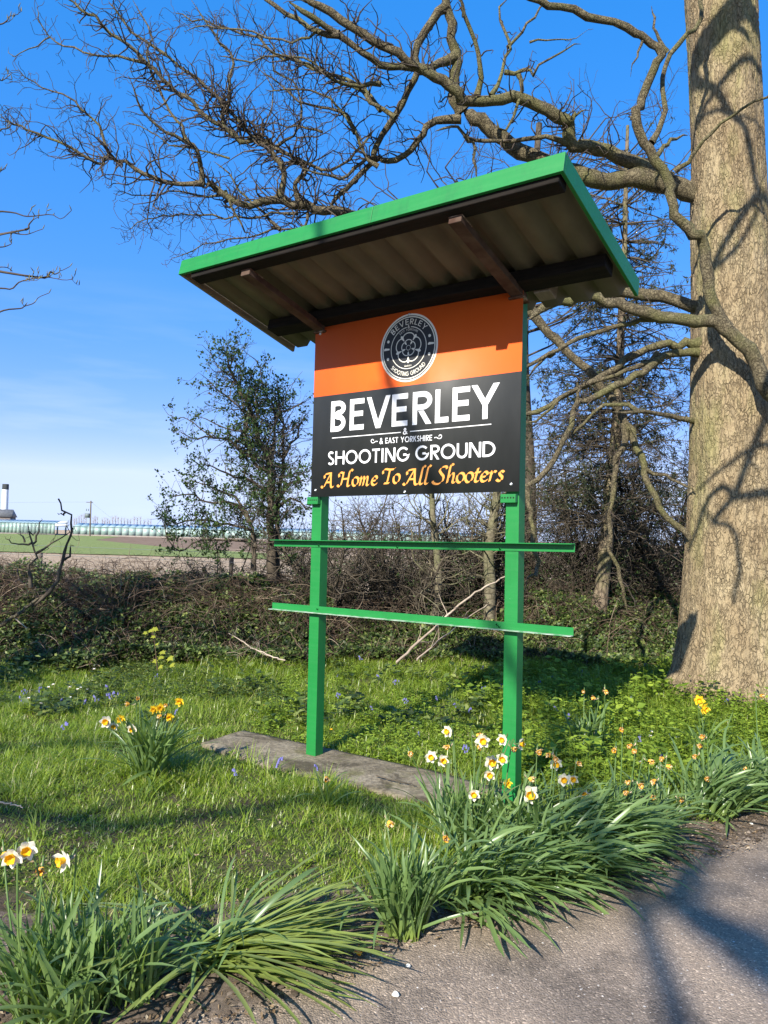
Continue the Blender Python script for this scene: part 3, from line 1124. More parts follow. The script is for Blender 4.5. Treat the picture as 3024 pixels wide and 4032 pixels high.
# ---- roof.  Roof frame: x along, s down the slope towards the back, h above the slope
RY0, RZ0 = -.778, 3.375
SL = math.atan2(.275, 1.137)
RL = 1.17
ca, sa = math.cos(SL), math.sin(SL)


def roof_xf(c):
    return Vector((c[0], RY0 + c[1] * ca + c[2] * sa, RZ0 - c[1] * sa + c[2] * ca))


X0, X1, FH, FT = -.520, 2.172, .104, .020
JX = 1.225 - .16
for a, b in ((X0, JX - .001), (JX + .001, X1)):
    bevel_box('fascia_board', (a, b, 0, FT, -FH, 0), MAT['green'], board, .002, 2, roof_xf)
# the side boards are painted outside and bare inside
bevel_box('fascia_board', (X1 - FT, X1, FT + .001, RL, -FH, 0), [MAT['green'], MAT['raw_board']], board, .002, 1, roof_xf, fm=lambda p: 1 if p.normal.x < -.5 else 0)
bevel_box('fascia_board', (X0, X0 + FT, FT + .001, RL, -FH, 0), [MAT['green'], MAT['raw_board']], board, .002, 1, roof_xf, fm=lambda p: 1 if (p.normal.x > .5 or p.normal.z < -.7) else 0)
# three profiled roof sheets
PIT = .1885
prof = [(0, 0), (.100, 0), (.122, .046), (.166, .046), (.1885, 0)]
xs0, xs1 = X0 + FT + .002, X1 - FT - .002
n_r = 14
pit = (xs1 - xs0 - .0) / n_r
for j, (k0, k1) in enumerate(((0, 5), (5, 9), (9, 14))):
    pts = []
    for k in range(k0, k1):
        for px_, pz_ in prof[:-1]:
            pts.append((xs0 + k * pit + px_ * pit / PIT, pz_))
    pts.append((xs0 + k1 * pit + (.02 if j < 2 else 0), 0))
    pts = np.array(pts)
    dz = -.058 - .0035 * j
    V = []
    for s in (FT + .004, RL * .5, RL + .025):
        for (x, z) in pts:
            V.append(roof_xf((x, s, z + dz)))
    V = np.array(V)
    m = len(pts)
    V2 = V + np.array([0, sa, ca]) * .0022
    i = np.arange(m - 1)
    F = np.concatenate([np.stack([i + m * r, i + m * r + m, i + m * r + m + 1, i + m * r + 1], -1) for r in (0, 1)])
    F2 = F[:, ::-1] + 3 * m
    e = np.stack([i + 2 * m, i + 2 * m + 3 * m, i + 2 * m + 3 * m + 1, i + 2 * m + 1], -1)
    obj_local('roof_sheet', np.concatenate([V, V2]), np.concatenate([F, F2, e]), MAT['sheet'], board)
# purlins and rafters below the sheets
bevel_box('purlin', (X0 + .10, X1 - .03, .026, .118, -.134, -.067), MAT['tar_wood'], board, .006, 2, roof_xf)
bevel_box('purlin', (X0 + .13, X1 - .05, .745, .868, -.145, -.067), MAT['tar_wood'], board, .006, 2, roof_xf)
for cx in (.045, 1.56):
    r = bevel_box('rafter', (cx - .036, cx + .040, .076, .90, -.178, -.1355), MAT['rust_pale'], board, .004, 2, roof_xf)
    bevel_box('rafter_cap', (cx - .040, cx + .044, .073, .2, -.142, -.1360), MAT['rust'], r, .002, 1, roof_xf)
    bevel_box('gusset_plate', (cx - .05, cx + .055, .83, .915, -.192, -.1785), MAT['rust'], board, .003, 1, roof_xf)
bevel_box('timber_block', (1.645, 1.75, .88, .985, -.15, -.055), MAT['raw_board'], board, .005, 1, roof_xf)

# ---- concrete slab at the foot
def slab_mesh():
    base = [ground_at(px, py, .03)[:2] for px, py in ((955, 2875), (791, 2923), (1032, 3015), (1640, 3150), (1990, 3110), (1715, 3036))]
    base = np.array(base)
    pts = []
    for a, b in zip(base, np.roll(base, -1, 0)):
        for t in np.linspace(0, 1, 12)[:-1]:
            pts.append(a * (1 - t) + b * t)
    pts = np.array(pts)
    pts = pts + .035 * (np.stack([n2(pts[:, 0], pts[:, 1], 5, 2, 21), n2(pts[:, 0], pts[:, 1], 5, 2, 22)], -1) - .5)
    c = pts.mean(0)
    n = len(pts)
    rings = [(1.0, -.08), (1.0, .022), (.99, .031), (.85, .033), (.6, .034), (.3, .033), (.02, .034)]
    V = []
    for s, z in rings:
        q = c + (pts - c) * s
        zz = z + (.007 * (n2(q[:, 0], q[:, 1], 9, 3, 23) - .5) if s < 1 else 0)
        V.append(np.concatenate([q, np.broadcast_to(zz, n)[:, None]], 1))
    i = np.arange(n)
    F = np.concatenate([np.stack([i + n * k, i + n * k + n, (i + 1) % n + n * k + n, (i + 1) % n + n * k], -1)[:, ::-1] for k in range(len(rings) - 1)])
    return np.concatenate(V), F


V, F = slab_mesh()
slab = part('concrete_slab', V, F, MAT['concrete'], smooth=False)
props(slab, 'weathered mossy concrete slab in the turf under the notice board posts', 'slab')

# ------------------------------------------------------------------ woody plants
def zA(x, y): return (x * .9042, y * .9042)                  # enlarged views used to read the branches
def zB(x, y): return (1400 + x * .9789, y * .9789)
def zD(x, y): return (2000 + x * .9038, 900 + y * .9038)
def zH(x, y): return (600 + x * .4972, 1350 + y * .4972)
def zC(x, y): return (800 + x * .8403, y * .8403)
def zE(x, y): return (x * .4219, 1850 + y * .4219)
def zG(x, y): return (2050 + x * 1.0231, 1150 + y * 1.0236)


class Tree:
    """limbs traced one by one, each starting on an earlier one; finer wood grows from them"""

    def __init__(self, seed):
        self.g = np.random.default_rng(seed)
        self.lim = []          # (P (K,3), R (K))
        self.pix = np.zeros((0, 2))
        self.dep = np.zeros(0)

    def limb(self, pts, y0, r0, r1, dy=None, K=None, wob=.012, snap=45):
        """pts in photo pixels, y0 = distance of the first point (None: taken from the nearest limb), r in pixels of the photo"""
        pts = np.array(pts, float)
        if y0 is None:
            d = np.hypot(*(self.pix - pts[0]).T)
            j = d.argmin()
            y0 = self.dep[j]
        L = np.hypot(*np.diff(pts, axis=0).T).sum() / FPX * y0
        if dy is None:
            dy = self.g.uniform(-.45, .45) * L
        K = K or max(8, int(L / .09))
        q = catmull(pts, K)
        t = np.linspace(0, 1, K)
        y = y0 + dy * t ** 1.2
        P = np.array([at(a, b, c) for (a, b), c in zip(q, y)])
        P += wob * self.g.normal(size=P.shape) * np.minimum(1, np.minimum(t, 1)[:, None] * 6)
        rp = (r0 + (r1 - r0) * t) * .86
        R = rp / FPX * y * (1 + .12 * (self.g.random(K) - .5))
        R *= 1 + .45 * np.exp(-t * L / .10)
        R *= np.clip((1 - t) * L / .16 + .25, .25, 1)
        self.lim.append((P, R, L))
        self.pix = np.concatenate([self.pix, q])
        self.dep = np.concatenate([self.dep, y])

    def batch(self, K=24):
        P = np.stack([catmull(p, K) for p, r, l in self.lim])
        R = np.stack([np.interp(np.linspace(0, 1, K), np.linspace(0, 1, len(r)), r) for p, r, l in self.lim])
        L = np.array([l for p, r, l in self.lim])
        return P, R, L


def knobs(P, R, g, n):
    return P


def limb_mesh(name, P, R, mat, parent, S=12, lump=.10, seed=0):
    V, F = tubes(P[None], R[None], S)
    c = np.repeat(P, S, 0)
    d = V - c
    k = 1 + lump * 2 * (fbm(V * 7 + seed, 2) - .5)
    return part(name, c + d * k[:, None], F, mat, parent, smooth=True)


def twiggery(P, R, L, g, dens=(4.5, 6, 8), budsize=.0, lens=((.35, .75), (.35, .7), (.35, .75)), angs=((35, 75), (30, 70), (30, 65)), wig=(.30, .30, .25), trop=(.06, .05, .05), minr=.0016, rcap=.012):
    """three orders of finer wood"""
    out = []
    L0 = np.minimum(L, 2.2)
    cnt = g.poisson(L * dens[0])
    A, RA, LA = spawn(P, R, L0, cnt, g, .12, 1.0, angs[0], lens[0], 8, wig[0], trop[0], .5, .3, rcap)
    RA = np.maximum(RA, minr * 1.3)
    out.append(tubes(A, RA, 5, 2))
    cnt = g.poisson(np.maximum(LA * dens[1], .5))
    B, RB, LB = spawn(A, RA, LA, cnt, g, .15, 1.0, angs[1], lens[1], 6, wig[1], trop[1], .65, .35)
    LB = np.maximum(LB, .05)
    RB = np.maximum(RB, minr)
    out.append(tubes(B, RB, 4, 3))
    cnt = g.poisson(np.maximum(LB * dens[2], .8))
    C, RC, LC = spawn(B, RB, LB, cnt, g, .2, 1.0, angs[2], lens[2], 4, wig[2], trop[2], .7, .5)
    RC = np.maximum(RC, minr * .8)
    out.append(tubes(C, RC, 3, 4))
    tips = np.concatenate([A[:, -1], B[:, -1], C[:, -1]])
    dirs = unit(np.concatenate([A[:, -1] - A[:, -2], B[:, -1] - B[:, -2], C[:, -1] - C[:, -2]]))
    return out, (A, B, C), (tips, dirs)


# ---- the oak
OX, OY = 3.42, 7.55
oak = thing('oak_tree', 'huge bare oak with a furrowed trunk and crooked limbs reaching over the notice board roof', 'tree', (OX, OY, 0))


def trunk_mesh():
    g = np.random.default_rng(5)
    zs = np.concatenate([np.linspace(-.1, 1.2, 60), np.linspace(1.22, 9.5, 300)])
    S = 220
    lpx = np.array([(2900, 2950), (2590, 2660), (2640, 2600), (2690, 2400), (2717, 2200), (2727, 1900), (2731, 1500), (2728, 1000), (2729, 547), (2735, 0)], float)
    a = np.linspace(0, 2 * np.pi, S + 1)[:-1]
    # radius and axis against height
    rz = np.interp(zs, [-.1, .0, .15, .35, .7, 1.2, 2.2, 3.6, 5.6, 7.5, 9.5], [.78, .70, .60, .53, .485, .455, .43, .39, .338, .335, .29])
    axx = np.interp(zs, [0, 1.0, 2.2, 3.6, 5.6, 9.5], [3.46, 3.44, 3.46, 3.425, 3.335, 3.10])
    axy = np.full_like(zs, OY)
    Z, A = np.meshgrid(zs, a, indexing='ij')
    r = np.repeat(rz[:, None], S, 1)
    flare = np.exp(-np.maximum(Z, 0) / .42)
    r = r + flare * (.14 * np.maximum(0, np.cos(A - math.radians(190))) ** 3 + .10 * np.maximum(0, np.cos(A - math.radians(300))) ** 4 + .12 * np.maximum(0, np.cos(A - math.radians(60))) ** 3)
    r = r + .012 * np.sin(A * 5 + Z * .4) + .03 * (fbm(np.stack([np.cos(A) * 1.2, np.sin(A) * 1.2, Z * .8], -1).reshape(-1, 3), 2).reshape(A.shape) - .5)
    # furrows of the bark: long narrow plates
    p = np.stack([np.cos(A) * 9, np.sin(A) * 9, Z * 3.4], -1).reshape(-1, 3)
    p = p + .5 * np.stack([vnoise(p * .7 + 5), vnoise(p * .7 + 15), vnoise(p * .7 + 25)], -1)
    f1 = np.abs(vnoise(p * 1.5) - .5) * 2
    f2 = np.abs(vnoise(p * 3.1 + 40) - .5) * 2
    fur = np.minimum(np.clip(f1 / .28, 0, 1), np.clip(f2 / .25, 0, 1) * .6 + .4).reshape(A.shape)
    r = r - .016 * (1 - fur)
    V = np.stack([axx[:, None] + r * np.cos(A), axy[:, None] + r * np.sin(A), Z], -1)
    n, m = V.shape[:2]
    i = np.arange(n * m).reshape(n, m)
    F = np.stack([i[:-1], np.roll(i[:-1], -1, 1), np.roll(i[1:], -1, 1), i[1:]], -1).reshape(-1, 4)
    return V.reshape(-1, 3), F


V, F = trunk_mesh()
part('trunk', V, F, MAT['oak'], oak, smooth=True)

T = Tree(11)
map_ = lambda z, L: [z(*p) for p in L]
b_, a_, d_, g_ = (lambda *p: map_(zB, p)), (lambda *p: map_(zA, p)), (lambda *p: map_(zD, p)), (lambda *p: map_(zG, p))
# the two great limbs behind the roof
T.limb(b_((1420, 800), (1330, 765), (1240, 735), (1110, 715), (1000, 728), (900, 705), (720, 640), (600, 565), (500, 492), (430, 450)), 7.62, 46, 30, .1)
T.limb(b_((1250, 735), (1130, 662), (1050, 622), (950, 592), (870, 580), (850, 515), (830, 475), (740, 430), (650, 390), (560, 402), (440, 400), (390, 360), (330, 310), (250, 270), (180, 215), (90, 172), (0, 112), (-120, 40), (-230, -20)), None, 34, 17, -.9)
T.limb(b_((430, 450), (400, 400), (400, 330), (405, 230), (390, 120), (365, 30), (360, -60)), None, 27, 20, -.3)
T.limb(b_((425, 478), (310, 490), (262, 552), (200, 622), (130, 650), (85, 642), (0, 715), (-60, 780), (-110, 845)), None, 17, 10, .3)
T.limb(b_((370, 20), (320, 65), (246, 195), (240, 310), (180, 420), (105, 535), (70, 620), (80, 650)), None, 19, 12, .4)
T.limb(b_((400, 228), (320, 265), (240, 275), (130, 270), (60, 235), (0, 195), (-90, 130), (-160, 80), (-260, 10)), None, 19, 13, -.5)
T.limb(b_((488, 385), (502, 300), (484, 180), (432, 70), (420, -20)), None, 12, 9)
T.limb(b_((545, 385), (582, 320), (605, 230), (612, 185), (590, 100), (580, 60), (615, 0)), None, 9, 5)
T.limb(b_((612, 190), (660, 150), (700, 85), (745, 25), (770, -20)), None, 7, 4)
T.limb(b_((600, 290), (650, 295), (700, 285), (716, 310), (740, 262), (800, 220), (862, 176), (912, 176)), None, 9, 3)
T.limb(b_((655, 300), (672, 350), (640, 440), (592, 530), (560, 490)), None, 9, 6)
T.limb(b_((700, 170), (760, 175), (820, 150), (870, 165), (930, 115)), None, 4, 2)
T.limb(b_((850, 575), (740, 550), (620, 570), (470, 560), (400, 510), (330, 520)), None, 11, 6)
T.limb(b_((440, 545), (475, 580), (482, 660), (490, 740)), None, 8, 5)
T.limb(b_((870, 490), (885, 460), (940, 436)), None, 8, 5)
# limb rising on the right beside the trunk
T.limb(b_((1490, 1325), (1462, 1270), (1428, 1190), (1413, 1080), (1402, 965), (1350, 935), (1295, 880), (1272, 790), (1262, 705), (1200, 640), (1152, 550), (1130, 470), (1160, 380), (1200, 280), (1225, 215), (1160, 150), (1090, 110), (970, 70), (850, 35), (740, 8), (660, -20)), 6.95, 27, 15, -.5)
T.limb(b_((1190, 575), (1240, 475), (1236, 350), (1246, 240), (1320, 150), (1385, 88), (1388, 0), (1395, -60)), None, 12, 10, .2)
T.limb(b_((1256, 210), (1204, 115), (1196, 20)), None, 8, 4)
T.limb(b_((1155, 160), (1130, 235), (1098, 300)), None, 5, 3)
T.limb(b_((1210, 630), (1260, 570), (1335, 535)), None, 9, 7, .3)
T.limb(b_((1285, 690), (1340, 640), (1430, 530), (1522, 450), (1640, 395), (1700, 350)), None, 10, 5, -.5)
T.limb(b_((1130, 470), (1110, 470), (1118, 462)), None, 8, 6, 0)
# low boughs between the board and the trunk
T.limb(d_((1230, 770), (1130, 700), (1075, 590), (1000, 480), (930, 420), (860, 400), (740, 400), (620, 370), (500, 340), (400, 310), (300, 295), (190, 330), (90, 400)), 6.9, 36, 20, .2)
T.limb(d_((880, 345), (790, 325), (700, 300), (600, 290), (500, 272), (380, 280)), 7.55, 30, 24, .3)
T.limb(g_((585, 92), (530, 100), (450, 112), (380, 130), (300, 150), (200, 190), (120, 230), (20, 285), (-60, 330)), 7.12, 13, 8, .15)
T.limb(g_((130, 232), (80, 270), (20, 325)), None, 8, 6)
T.limb(g_((690, 196), (650, 200), (610, 205), (560, 205), (470, 225), (390, 270), (300, 330), (210, 380), (120, 430), (20, 465), (-60, 480)), 7.5, 22, 9, .1)
T.limb(g_((690, 232), (650, 230), (610, 230), (550, 245), (480, 300), (420, 335), (340, 370), (260, 410), (220, 440), (170, 545), (120, 660), (60, 720), (25, 760), (30, 820), (45, 880), (45, 960), (72, 1040), (60, 1085), (20, 1105)), 7.5, 19, 9, -.35)
T.limb(g_((530, 235), (490, 270), (430, 290), (340, 325), (250, 360), (160, 400), (90, 470), (20, 505)), None, 12, 6)
T.limb(g_((215, 440), (222, 400), (218, 340)), None, 7, 8, 0)
T.limb(g_((700, 500), (640, 490), (560, 470), (460, 460), (350, 470)), 7.62, 15, 6, -.5)
T.limb(g_((455, 462), (400, 435), (330, 430), (270, 470), (220, 530), (190, 555)), None, 10, 6)
T.limb(g_((40, 70), (90, 140), (160, 200), (220, 270), (290, 330), (340, 400), (375, 450), (405, 500), (440, 570), (470, 650), (485, 720), (530, 830), (600, 900), (650, 950), (672, 1010), (690, 1060)), 7.9, 20, 12, -.4)
T.limb(g_((480, 680), (560, 710), (620, 740), (690, 770)), None, 8, 5)
T.limb(g_((400, 505), (400, 560), (378, 620), (360, 700), (350, 800), (340, 900), (350, 1000), (380, 1080), (395, 1160), (405, 1225)), None, 15, 7, .1)
n_right = len(T.lim)
# crown on the left above the roof
T.limb(a_((1700, 1000), (1600, 965), (1490, 930), (1400, 912), (1330, 900), (1250, 880), (1170, 866), (1090, 900), (1020, 872), (930, 808), (890, 800)), 8.0, 24, 14, -.4)
T.limb(a_((890, 800), (800, 800), (700, 785), (610, 745), (530, 700), (480, 690), (430, 706), (330, 660), (220, 606), (130, 570), (60, 545), (10, 500)), None, 11, 4, -.3)
T.limb(a_((880, 800), (876, 720), (870, 662), (800, 616), (720, 576), (650, 520), (600, 440), (560, 330)), None, 11, 4)
T.limb(a_((1215, 862), (1238, 765), (1195, 680), (1140, 625), (1060, 620), (1000, 580), (920, 520), (830, 440), (740, 370), (650, 282), (560, 200), (450, 112), (370, 50), (285, -10)), None, 14, 6, -.5)
T.limb(a_((1300, 880), (1285, 800), (1322, 750), (1290, 700), (1190, 650), (1090, 580), (1020, 510), (960, 440), (890, 370), (780, 285), (680, 215), (560, 120), (470, 0)), None, 11, 5)
T.limb(a_((975, 560), (976, 500), (1000, 450), (990, 400), (1012, 270), (960, 190), (920, 130), (830, 0)), None, 9, 4)
T.limb(a_((480, 690), (430, 545), (380, 490), (300, 430), (200, 390), (110, 335), (65, 310)), None, 6, 2)
T.limb(a_((640, 275), (500, 240), (400, 240), (300, 200), (220, 160), (170, 90), (155, 30)), None, 6, 2)
T.limb(a_((220, 160), (150, 200), (60, 240), (35, 210)), None, 3, 1.5)
T.limb(a_((826, 640), (790, 560), (740, 470), (690, 370), (640, 250), (660, 150), (580, 0)), None, 7, 4)
T.limb(a_((1659, 690), (1600, 690), (1560, 725), (1500, 772), (1430, 770), (1310, 735)), None, 9, 6)
T.limb(a_((1545, 580), (1500, 500), (1400, 470), (1290, 430), (1200, 350), (1110, 300)), 7.6, 8, 3)
T.limb(a_((1659, 480), (1600, 405), (1550, 352), (1400, 320), (1310, 265), (1220, 250), (1130, 160), (1010, 130), (870, 90), (760, 60)), 7.4, 10, 3)
T.limb(a_((1659, 366), (1540, 365), (1430, 335), (1350, 290), (1230, 240), (1080, 190)), 7.3, 9, 3)
T.limb(a_((1480, 150), (1380, 135), (1300, 90), (1190, 20), (1130, -30)), None, 13, 9)
T.limb(a_((1380, 130), (1330, 170), (1210, 170), (1050, 130), (920, 120), (800, 130)), None, 6, 3)
T.limb(a_((1000, 690), (880, 655), (760, 640), (640, 560), (540, 540)), None, 4, 2)
T.limb(a_((1300, 930), (1180, 930), (1060, 950), (900, 940), (760, 935), (640, 950), (540, 1010)), None, 6, 2)
T.limb(a_((960, 850), (860, 850), (780, 830), (680, 845), (580, 850), (505, 830)), None, 5, 2)
T.limb(a_((1340, 930), (1320, 990), (1220, 1000), (1080, 1030), (960, 1050), (870, 1070), (740, 1140)), None, 6, 2)
T.limb(a_((1220, 1000), (1130, 910), (1060, 850), (1000, 760), (930, 700)), None, 7, 3)
T.limb(a_((980, 830), (1040, 960), (1090, 1040)), None, 6, 3)
T.limb(a_((1290, 690), (1420, 745), (1520, 700), (1580, 620), (1640, 560)), None, 7, 5)
T.limb(zc := map_(zC, ((820, 780), (760, 740), (700, 610), (640, 500), (560, 440), (420, 420), (300, 430))), 7.6, 9, 3)
T.limb(map_(zC, ((900, 550), (800, 480), (720, 420), (600, 360), (520, 300), (380, 260), (200, 290), (60, 260))), 7.3, 9, 3)
T.limb(map_(zC, ((340, 690), (440, 610), (460, 520), (440, 400), (330, 330), (320, 200), (260, 120))), None, 6, 3)
T.limb(map_(zC, ((560, 620), (500, 600), (420, 590), (330, 580), (240, 590))), None, 5, 2)
T.limb(map_(zC, ((280, 640), (280, 590), (310, 520), (320, 400), (280, 300))), None, 5, 2)
n_traced = len(T.lim)
# unseen boughs overhead, added to the oak and shaped to shade its trunk
SUNV = np.array([SUN_H[0] * math.cos(SUN_EL), SUN_H[1] * math.cos(SUN_EL), math.sin(SUN_EL)])
for pts, r0, tt in ((d_((1200, 1150), (1130, 1160), (1060, 1165), (985, 1163), (965, 1130), (930, 1102), (885, 1105), (845, 1130), (810, 1200), (760, 1260)), .042, 5.6), (d_((985, 1163), (935, 1200), (892, 1240), (950, 1275), (990, 1325), (1000, 1400), (1010, 1500), (990, 1580), (985, 1640)), .030, 5.6),
                    (d_((1150, 940), (1040, 970), (960, 1010), (870, 1028), (800, 1010)), .026, 5.2), (d_((1040, 970), (1058, 1020), (1100, 1060)), .018, 5.2), (d_((892, 1240), (860, 1180), (845, 1130)), .02, 5.6),
                    (b_((1340, 120), (1380, 200), (1450, 290), (1500, 400), (1565, 485), (1590, 600), (1612, 720), (1640, 800)), .045, 5.0), (b_((1360, 330), (1450, 365), (1520, 420), (1600, 440), (1680, 400)), .025, 5.0), (b_((1420, 1010), (1470, 1000), (1535, 960), (1592, 880), (1620, 800)), .03, 5.2), (b_((1330, 60), (1420, 90), (1500, 60), (1580, 110)), .07, 5.0)):
    K = 34
    q = catmull(np.array(pts), K)
    P_ = np.array([at(a, b, 7.15) for a, b in q]) + SUNV * tt
    T.lim.append((P_, r0 * (1 - .5 * np.linspace(0, 1, K)), np.linalg.norm(np.diff(P_, axis=0), axis=1).sum()))
    if r0 > .023:
        K = 30
        C_ = catmull([(3.3, 7.2, 7.4 + 12 * r0), (3.2 + 14 * r0, 5.6, 8.2), tuple((P_[0] + np.array([3.2, 5.6, 8.2])) / 2 + (.5, -.3, .5)), tuple(P_[0])], K)
        T.lim.append((C_, np.linspace(.07, r0, K), np.linalg.norm(np.diff(C_, axis=0), axis=1).sum()))
P, R, L = T.batch(40)
for k, (p, r, l) in enumerate(T.lim):
    limb_mesh('limb', p, r, MAT['oak_limb'], oak, 12 if r.max() > .03 else 8, .13, k)
# fine wood
g = np.random.default_rng(21)
sel = (np.arange(len(L)) >= n_right) & (np.arange(len(L)) < n_traced)
sub = np.array([1 if s else .55 for s in sel])
PL, RL_, LL = P[sel], R[sel], L[sel]
W1, lv1, _ = twiggery(PL, RL_, LL, g, (14, 9.5, 9.5), rcap=.010, minr=.0018, lens=((.14, .42), (.3, .65), (.35, .75)), wig=(.38, .42, .35), trop=(.06, .06, .05))
i_up = [1, 2, 3, 4, 5, 6, 7, 8, 9, 11, 12, 13]
W2, lv2, _ = twiggery(P[i_up], R[i_up], L[i_up], g, (6.5, 9, 9), rcap=.009, minr=.0018, lens=((.14, .36), (.3, .6), (.35, .7)), wig=(.38, .42, .35))
i_lo = [18, 19, 20, 21, 24, 25, 26, 27, 28, 29, 31, 33, 34]
W3, lv3, _ = twiggery(P[i_lo], R[i_lo], L[i_lo], g, (2.2, 5, 6), rcap=.006, lens=((.15, .4), (.3, .6), (.3, .6)))
V, F = merge(W1 + W2 + W3)
part('twigs', V, F, MAT['twig'], oak, smooth=True, kind='stuff')

# a mist of fine outer wood of the same crown, far side
g = np.random.default_rng(33)
hz = [(1750, 560), (1900, 600), (2050, 520), (2250, 480), (2350, 380), (2450, 620), (2600, 450), (1500, 640), (1300, 720), (2550, 820), (2450, 900)]
P0 = np.array([at(px + g.uniform(-90, 90), py + g.uniform(60, 220), 10.5 + g.uniform(-.8, 1.2)) for px, py in hz for _ in range(5)])
D0 = g.normal(size=P0.shape) * .7 + np.array([-.2, .1, .9])
Lq = g.uniform(.6, 1.3, len(P0))
Q = grow(P0, D0, Lq, 10, .22, .03, g)
RQ = .009 * (1 - .7 * np.linspace(0, 1, 10))[None] * np.ones((len(P0), 1))
W4, _, _ = twiggery(Q, RQ, Lq, g, (9, 8, 8), lens=((.3, .6), (.3, .6), (.3, .6)), rcap=.005, minr=.0014)
far_tree = thing('bare_tree', 'fine bare crown rising behind the great limbs of the oak', 'tree', (2.0, 10.8, 0))
gp = np.stack([catmull([(2.0, 10.8, 0), (2.05, 10.8, 2.2), (1.9, 10.7, 4.6), (2.1, 10.9, 7.6)], 24)])
limb_mesh('trunk', gp[0], np.linspace(.10, .045, 24), MAT['dark_bark'], far_tree, 10)
bb = [tubes(np.stack([catmull([gp[0][jx], (gp[0][jx] + p) / 2 + (0, 0, -.2), p], 8) for p, jx in zip(P0, [int(np.clip(np.abs(gp[0][:, 2] - (p[2] - .9)).argmin(), 10, 22)) for p in P0])]), np.linspace(.016, .009, 8)[None] * np.ones((len(P0), 1)), 5)]
V, F = merge(bb + [tubes(Q, RQ, 4)] + W4)
part('twigs', V, F, MAT['twig'], far_tree, smooth=True, kind='stuff')

# ---- conifer behind, right of the board
con = thing('conifer_tree', 'thin dark conifer with sparse drooping sprays between the notice board and the oak', 'tree', (2.84, 9.9, 0))
cp = np.array([at(*zG(x, y), 9.9) for x, y in ((285, 1480), (300, 1240), (310, 1160), (325, 1020), (335, 900), (345, 760), (360, 620), (372, 480), (378, 330), (385, 180), (390, 20), (400, -160), (405, -420), (412, -640))])
cP = catmull(cp, 50)
limb_mesh('trunk', cP, np.interp(np.linspace(0, 1, 50), [0, .15, .5, 1], [.14, .095, .07, .02]), MAT['conifer_bark'], con, 14, .12)
g = np.random.default_rng(8)
nb = 300
tt = .30 + .68 * g.random(nb)
ii = (tt * 49).astype(int)
az = g.uniform(0, 2 * np.pi, nb)
Lb = (1.9 - 1.2 * (tt - .3)) * g.uniform(.5, 1, nb) * .92
D0 = np.stack([np.cos(az), np.sin(az) * .8, g.uniform(-.15, .3, nb)], -1)
BP = grow(cP[ii], D0, Lb, 12, .10, -.022, g)
BR = (.012 * np.ones(nb))[:, None] * (1 - .8 * np.linspace(0, 1, 12))[None]
W, lv, tips = twiggery(BP, BR, Lb, g, (11, 9, 6), lens=((.25, .5), (.3, .6), (.3, .6)), angs=((40, 75), (30, 60), (20, 50)), trop=(-.06, -.06, -.04), rcap=.004, minr=.0013, wig=(.18, .2, .2))
V, F = merge([tubes(BP, BR, 5)] + W)
part('branches', V, F, MAT['dark_bark'], con, smooth=True, kind='stuff')
Pn = np.concatenate([x.reshape(-1, 3) for x in lv[1:]])
keep = (n2(Pn[:, 0] + Pn[:, 1], Pn[:, 2] * 1.6, 1.6, 2, 12) > .44) & (Pn[:, 2] > 1.9)
Pn = Pn[keep]
Pn = np.repeat(Pn, 2, 0) + g.normal(size=(len(Pn) * 2, 3)) * .012
A_ = g.normal(size=Pn.shape) + np.array([0, 0, -.6])
V, F = leaves(Pn, A_, g.normal(size=Pn.shape), g.uniform(.035, .075, len(Pn)), g.uniform(.010, .02, len(Pn)))
part('foliage', V, F, MAT['conifer_leaf'], con, kind='stuff')

# ---- hawthorn left of the board
haw = thing('hawthorn_tree', 'small hawthorn coming into dark green leaf left of the notice board', 'tree', (-1.45, 10.0, 0))
Th = Tree(4)
h_ = lambda *p: map_(zH, p)
Th.limb(h_((955, 1900), (945, 1700), (940, 1540), (935, 1300), (940, 1130), (930, 950), (890, 850), (830, 760), (800, 600), (760, 480), (700, 380), (640, 250), (600, 150), (575, 40)), 10.0, 24, 3, -.2)
Th.limb(h_((990, 1900), (985, 1500), (990, 1280), (1010, 1170), (1030, 980), (1030, 850), (1040, 700), (1030, 600), (1000, 480), (980, 380)), 10.05, 12, 3, .2)
Th.limb(h_((930, 960), (960, 800), (970, 650), (960, 500), (900, 420), (830, 320), (750, 220)), None, 8, 2.5)
Th.limb(h_((930, 1000), (830, 980), (780, 870), (740, 780), (740, 680), (750, 600), (640, 480), (520, 360), (360, 230)), None, 8, 2)
Th.limb(h_((930, 1170), (850, 1130), (700, 1060), (550, 1020), (440, 960), (300, 980)), None, 8, 2)
Th.limb(h_((830, 920), (700, 860), (640, 785), (480, 742), (330, 750), (170, 680)), None, 7, 2)
Th.limb(h_((660, 790), (720, 700), (640, 690), (500, 640), (330, 580)), None, 5, 2)
Th.limb(h_((480, 745), (400, 690), (290, 600), (170, 590), (80, 495)), None, 3, 1, 0)
Th.limb(h_((800, 1800), (800, 1600), (760, 1380), (640, 1270), (450, 1260), (300, 1210), (120, 1220)), 9.9, 11, 2)
Th.limb(h_((810, 1620), (790, 1480), (600, 1440), (400, 1400), (200, 1420), (40, 1300)), None, 8, 2)
Th.limb(h_((780, 1430), (680, 1250), (520, 1170), (420, 1120), (280, 1080)), None, 7, 2)
Th.limb(h_((760, 1560), (600, 1560), (400, 1560), (180, 1640), (60, 1390)), None, 6, 2)
Th.limb(h_((995, 1240), (1080, 1130), (1150, 1100), (1240, 1080)), None, 7, 2)
Th.limb(h_((1030, 920), (1120, 780), (1180, 640), (1250, 540)), None, 7, 2)
Th.limb(h_((965, 600), (1040, 540), (1150, 500), (1250, 430)), None, 6, 2)
Th.limb(h_((850, 600), (820, 480), (870, 330), (830, 150), (700, 50)), None, 4, 1.5)
